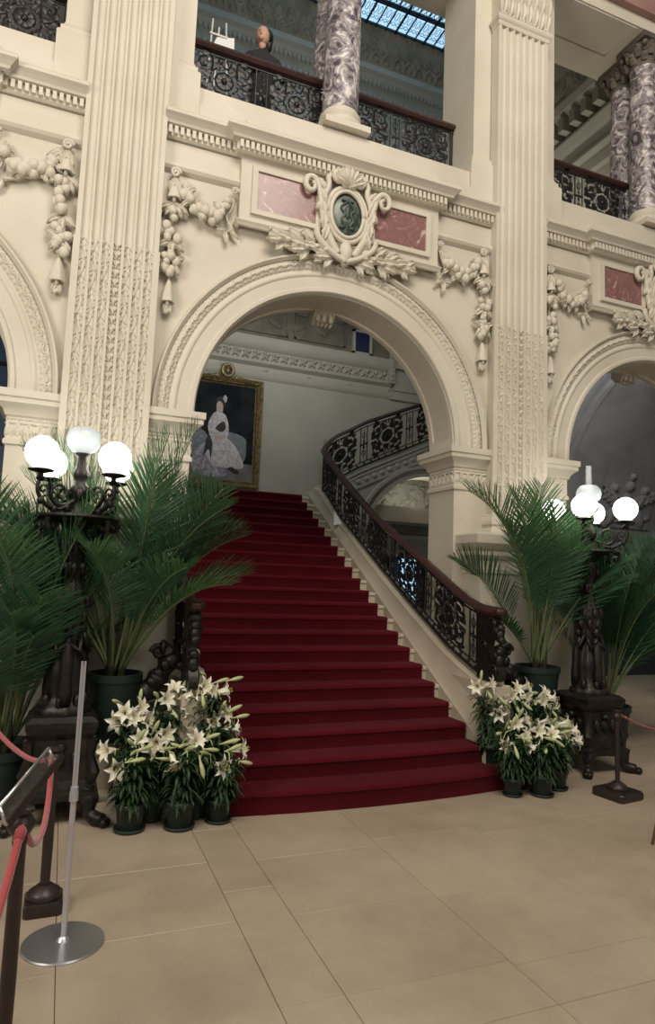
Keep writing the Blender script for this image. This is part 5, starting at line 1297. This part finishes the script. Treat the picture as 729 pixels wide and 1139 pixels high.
# silver stand
p=empty('silver_pole_stand',(.118,3.17,0),'slim silver pole stand on a round metal disc base at the left','stand')
mb=MB(); mb.lathe([(.168,0),(.170,.004),(.166,.010),(.10,.014),(.03,.018),(.022,.03),(.018,.034)],(0,0,0),48); mb.build('disc_base',M['steel'],p,smooth=True,angle=30)
mb=MB(); mb.lathe([(.0125,.03),(.0125,.62)],(0,0,0),16); mb.build('lower_pole',M['alu'],p,smooth=True,angle=40)
mb=MB(); mb.lathe([(.0125,.585),(.019,.59),(.019,.625),(.0165,.635),(.0165,.65)],(0,0,0),16); mb.build('height_collar',M['alu'],p,smooth=True,angle=40)
mb=MB()
for s in (-1,1): mb.box(s*.0065-.0045,s*.0065+.0045,-.006,.006,.64,1.19)
mb.box(-.004,.004,-.002,.006,.64,1.17); mb.build('upper_pole',M['alu'],p)
# wooden easel leg at the right edge
p=empty('wooden_easel',(4.07,3.3,0),'thin brown easel leg at the far right edge of the floor','easel')
for (a,b) in (((3.60,3.25,0),(4.05,3.32,1.2)),((4.50,3.15,0),(4.08,3.32,1.2)),((4.35,3.75,0),(4.07,3.34,1.2))):
    mb=MB(); mb.tube([a,b],.009,8); bake(mb.build('leg',M['wood_brown'],smooth=True),p)
mb=MB(); mb.tube([(3.84,3.287,.64),(4.28,3.24,.64)],.009,8); bake(mb.build('crossbar',M['wood_brown'],smooth=True),p)
# thin white sloping patch on the stair curb
mb=MB(); mb.add([(3.30,8.05,2.31),(3.42,8.05,2.33),(3.42,8.28,2.50),(3.36,8.20,2.52),(3.30,8.06,2.314),(3.42,8.06,2.334),(3.42,8.29,2.504),(3.36,8.21,2.524)],[(0,1,2,3),(7,6,5,4),(0,4,5,1),(1,5,6,2),(2,6,7,3),(3,7,4,0)])
o=mb.build('white_patch',M['white']); tag(o,'small white patch on the stone curb beside the upper carpeted steps','paper')
# ================================================================== PAINTING
XP0,XP1,ZP0,ZP1=1.66,2.92,3.03,4.86; yp=YB-.02
p=empty('framed_portrait',((XP0+XP1)/2,yp,ZP0),'large gilt framed portrait of a seated figure in a pale dress on the landing wall','painting')
fr=MB(); w=.12
fprof=[(0,0),(.0,.10),(.02,.13),(.05,.11),(.075,.07),(.09,.085),(.105,.05),(w,.04)]
def frame_side(mb,a,b,inward):
    ax,az=a;bx,bz=b
    d=Vector((bx-ax,bz-az)).normalized(); rings=[]
    for P,sg in ((a,1),(b,-1)):
        rings.append([(P[0]+inward[0]*o+d.x*o*sg,yp-h,P[1]+inward[1]*o+d.y*o*sg) for o,h in fprof])
    mb.rings(rings)
frame_side(fr,(XP0,ZP0),(XP1,ZP0),(0,1)); frame_side(fr,(XP1,ZP0),(XP1,ZP1),(-1,0)); frame_side(fr,(XP1,ZP1),(XP0,ZP1),(0,-1)); frame_side(fr,(XP0,ZP1),(XP0,ZP0),(1,0))
bake(fr.build('gilt_frame',M['gilt'],smooth=True,angle=30),p)
mb=MB(); cxp=(XP0+XP1)/2
mb.tube([(cxp+.09*math.cos(t),yp-.12,ZP1+.10+.10*math.sin(t)) for t in [2*PI*i/20 for i in range(21)]],.032,7)
mb.ell((cxp,yp-.12,ZP1+.10),(.04,.03,.055),8,6)
for s in (-1,1):
    for k in range(6): relief_leaf(mb,cxp+s*(.10+.07*k),ZP1-.02-.01*k,yp-.08,.13,.07,(.25 if s>0 else PI-.25),lift=.04)
    for k in range(3): relief_leaf(mb,cxp+s*.58,ZP1-.06-.09*k,yp-.10,.12,.06,-PI/2+s*.3,lift=.04)
bake(mb.build('frame_crest',M['gilt'],smooth=True,angle=60),p)
yc=yp-.035; mb=MB()
def poly(pts,z,mi):
    mb.cur=mi; W_=XP1-XP0-2*w+.02; H_=ZP1-ZP0-2*w+.02
    P=[(XP0+w-.01+a*W_,ZP0+w-.01+b*H_) for a,b in pts]; mb.prism(P,'y',yc-z,yc-z+.0012)
def sm(pts,n=4): return [tuple(q[:2]) for q in catmull(list(pts)+[pts[0]],n)][:-1]
poly([(0,0),(1,0),(1,1),(0,1)],0,0); poly([(0,0),(1,0),(1,.18),(0,.22)],.002,1)
poly(sm([(.52,.44),(.60,.50),(.84,.46),(.88,.38),(.86,.22),(.70,.20),(.50,.3)]),.004,4)
poly(sm([(.02,.46),(.14,.50),(.26,.42),(.24,.24),(.05,.2),(.0,.32)]),.004,4)
poly(sm([(.10,.04),(.02,.12),(.06,.26),(.2,.36),(.34,.40),(.5,.22),(.58,.06),(.40,.02)]),.006,3)
poly(sm([(.28,.42),(.22,.30),(.34,.16),(.52,.13),(.84,.14),(.78,.28),(.64,.40),(.46,.46)]),.008,2)
poly(sm([(.28,.44),(.25,.56),(.32,.67),(.40,.70),(.52,.67),(.58,.55),(.56,.44),(.42,.40)]),.010,2)
poly(sm([(.37,.70),(.37,.78),(.42,.81),(.47,.77),(.46,.69)]),.012,5)
poly(sm([(.36,.78),(.38,.84),(.46,.86),(.51,.82),(.50,.75),(.47,.79),(.42,.82)]),.014,6)
poly(sm([(.46,.84),(.49,.88),(.53,.85),(.51,.80)]),.016,2)
poly(sm([(.36,.52),(.42,.57),(.50,.60),(.53,.53),(.46,.49)]),.014,6)
poly(sm([(.20,.22),(.24,.42),(.33,.38),(.32,.20),(.28,.30)]),.012,6)
poly(sm([(.33,.46),(.44,.45),(.54,.47),(.52,.43),(.40,.42)]),.016,5)
poly(sm([(.58,.12),(.66,.14),(.78,.10),(.74,.07)]),.010,6)
pts_o=mb.build('painted_canvas',mats=[M[k] for k in ('paint_bg','paint_floor','paint_dress','paint_dress2','paint_sofa','paint_skin','paint_dark')]); bake(pts_o,p)
# ================================================================== PERSON AND BOARD ON THE BALCONY
def skin(name,verts,edges,radii,m,parent,sub=2):
    me=bpy.data.meshes.new(name); me.from_pydata(verts,edges,[]); o=bpy.data.objects.new(name,me); col.objects.link(o); o.parent=parent
    o.modifiers.new('s','SKIN'); 
    for i,r in enumerate(radii):
        sv=me.skin_vertices[0].data[i]; sv.radius=(r,r) if not hasattr(r,'__len__') else r
    me.skin_vertices[0].data[0].use_root=True
    md=o.modifiers.new('u','SUBSURF'); md.levels=sub; md.render_levels=sub
    me.materials.append(m)
    for pl in me.polygons: pl.use_smooth=True
    return o
pp=empty('person',(1.60,6.42,GZ),'person in a black jacket standing behind the balcony railing, head turned','person')
pp.scale=(.95,.95,.95)
body_v=[(0,0,.86),(0,0,1.0),(0,-.01,1.15),(0,-.02,1.27),(0,-.03,1.36),(0,-.045,1.42),
 (.16,-.02,1.27),(.22,-.10,1.05),(.16,-.26,.93),(.12,-.34,.90),(-.16,-.02,1.27),(-.22,-.11,1.05),(-.15,-.27,.93),(-.10,-.35,.90),
 (.09,0,.80),(.10,-.02,.46),(.10,.01,.08),(.10,-.12,.03),(-.09,0,.80),(-.10,-.02,.46),(-.10,.01,.08),(-.10,-.12,.03)]
be=[(0,1),(1,2),(2,3),(3,4),(4,5),(3,6),(6,7),(7,8),(8,9),(3,10),(10,11),(11,12),(12,13),(0,14),(14,15),(15,16),(16,17),(0,18),(18,19),(19,20),(20,21)]
br=[(.15,.11),(.14,.10),(.15,.10),(.15,.10),(.055,.055),(.05,.05),.065,.05,.04,.03,.065,.05,.04,.03,.09,.065,.045,.035,.09,.065,.045,.035]
skin('body',body_v,be,br,M['cloth'],pp)
mb=MB(); mb.ell((-.03,-.05,1.53),(.078,.092,.112),16,12); mb.ell((-.065,-.125,1.515),(.014,.02,.022),8,6); mb.ell((-.03,-.05,1.42),(.045,.045,.06),10,8)
mb.ell((-.055,-.10,1.47),(.035,.035,.03),8,6)
mb.ell((.045,-.06,1.52),(.012,.018,.03),7,5)
for s in (0,1): mb.ell((-.085+.055*s,-.125+.0*s,1.545),(.010,.008,.008),6,5)
mb.build('head',M['skin'],pp,smooth=True)
mb=MB(); mb.ell((.022,-.02,1.56),(.082,.092,.10),16,12); mb.ell((.05,.0,1.49),(.05,.07,.09),12,8); mb.build('hair',M['hair'],pp,smooth=True)
for s in (-1,1):
    mb=MB(); c=Vector((.11*s,-.385,.895)); mb.ell(c[:],(.040,.05,.018),10,7)
    for k in range(4):
        x=c.x+(-.028+.019*k); L=(.055,.064,.060,.048)[k]; mb.tube([(x,c.y-.03,c.z+.004),(x,c.y-.03-L*.6,c.z+.006),(x,c.y-.03-L,c.z-.016)],[.0095,.009,.007],6)
    mb.tube([(c.x-s*.03,c.y+.01,c.z),(c.x-s*.055,c.y-.02,c.z-.005),(c.x-s*.062,c.y-.05,c.z-.012)],[.011,.010,.008],6)
    mb.build('hand',M['skin'],pp,smooth=True)
p=empty('easel_board',(1.10,6.30,GZ),'small white easel with a white board behind the balcony railing','easel')
for xx in (-.07,.07):
    mb=MB(); mb.tube([(xx*1.9,-.05,0),(xx,.05,1.44)],.010,7); mb.build('leg',M['white_wood'],p,smooth=True)
mb=MB(); mb.tube([(0,.35,0),(0,.06,1.38)],.010,7); mb.build('leg',M['white_wood'],p,smooth=True)
mb=MB(); mb.box(-.10,.09,.02,.04,1.25,1.27); mb.build('crossbar',M['white_wood'],p)
mb=MB(); mb.add([(-.09,.0,1.05),(.16,-.01,1.03),(.16,.03,1.29),(-.02,.03,1.24),(-.09,.01,1.05),(.16,0,1.03),(.16,.04,1.29),(-.02,.04,1.24)],[(0,1,2,3),(7,6,5,4),(0,4,5,1),(1,5,6,2),(2,6,7,3),(3,7,4,0)]); mb.build('board',M['white'],p)
# ================================================================== LIGHTS
def area(name,loc,target,size,power,color,sy=None):
    l=bpy.data.lights.new(name,'AREA'); l.energy=power; l.color=color; l.shape='RECTANGLE'; l.size=size; l.size_y=sy or size
    o=bpy.data.objects.new(name,l); col.objects.link(o); o.location=loc
    o.rotation_euler=(Vector(target)-Vector(loc)).to_track_quat('-Z','Y').to_euler(); return o
def point(name,loc,power,color,r=.1):
    l=bpy.data.lights.new(name,'POINT'); l.energy=power; l.color=color; l.shadow_soft_size=r
    o=bpy.data.objects.new(name,l); col.objects.link(o); o.location=loc; return o
WARM=(1.,.905,.79)
area('hall_ceiling_light',(1.6,-.6,9.5),(2.3,5.6,4.6),5.0,600,WARM,3.5)
area('hall_side_fill',(-3.5,1.5,4.2),(2.6,5.6,4.2),2.0,190,WARM,2.0)  # unseen fill from the left, set low to brighten right-hand soffits and reveals
area('hall_front_fill',(2.8,-2.2,3.4),(2.2,5.6,4.6),3.0,45,WARM,1.2)  # added low fill facing the arcade to lift the arch soffits; no fitting there
for g in globes_at: point('globe_light',g,24,(1.,.95,.87),.11)
area('stair_hall_skylight',(3.2,8.4,11.5),(3.0,8.8,3.),4.5,7,(.80,.92,1.),2.6)
area('landing_light',(2.3,7.4,5.3),(2.6,10.6,5.0),2.4,34,(.95,.97,.93),.5)
area('side_room_light',(7.0,6.6,4.8),(9.2,9.4,3.8),1.2,50,(.95,.97,1.),1.2)
area('gallery_light',(3.0,7.2,8.4),(3.,10.5,10.6),2.5,46,(1.,.95,.84),.8)
point('niche_fill',(5.3,9.3,3.0),5.,(1.,.95,.82),.1)  # point lamp added to brighten the relief under the flight
point('under_flight_fill',(4.3,9.0,1.2),2.,(1.,.95,.85),.05)  # second added lamp, lifting the space beneath the flight
area('gallery_right_light',(6.2,7.8,6.4),(6.2,7.4,9.0),1.2,16,(1.,.93,.8),1.2)
w=bpy.data.worlds.new('hall'); bpy.context.scene.world=w; w.use_nodes=True
w.node_tree.nodes['Background'].inputs[0].default_value=(.95,.90,.84,1); w.node_tree.nodes['Background'].inputs[1].default_value=.12
# ================================================================== CAMERA
cx,cy,f=364.5,569.5,730.
Yv=Vector((70-cx,632-cy,f)).normalized(); Xv=Vector((2200-cx,715-cy,f)); Xv=(Xv-Yv*Xv.dot(Yv)).normalized(); Zv=Xv.cross(Yv)
R=[Xv,Yv,Zv]
right=Vector([r[0] for r in R]); down=Vector([r[1] for r in R]); fwd=Vector([r[2] for r in R])
cam=bpy.data.cameras.new('camera'); co=bpy.data.objects.new('camera',cam); col.objects.link(co)
mt=Matrix((( right.x,-down.x,-fwd.x,0),(right.y,-down.y,-fwd.y,0),(right.z,-down.z,-fwd.z,1.6),(0,0,0,1)))
co.matrix_world=mt; cam.sensor_fit='HORIZONTAL'; cam.sensor_width=36; cam.lens=36*f/729; cam.clip_start=.05; cam.clip_end=100
sc=bpy.context.scene; sc.camera=co
sc.view_settings.view_transform='Standard'; sc.view_settings.look='None'; sc.view_settings.exposure=0.; sc.view_settings.gamma=1.; sc.view_settings.use_curve_mapping=False
sc.cycles.use_denoising=True; sc.cycles.max_bounces=6; sc.cycles.diffuse_bounces=4; sc.cycles.sample_clamp_indirect=4.
bpy.context.view_layer.update()
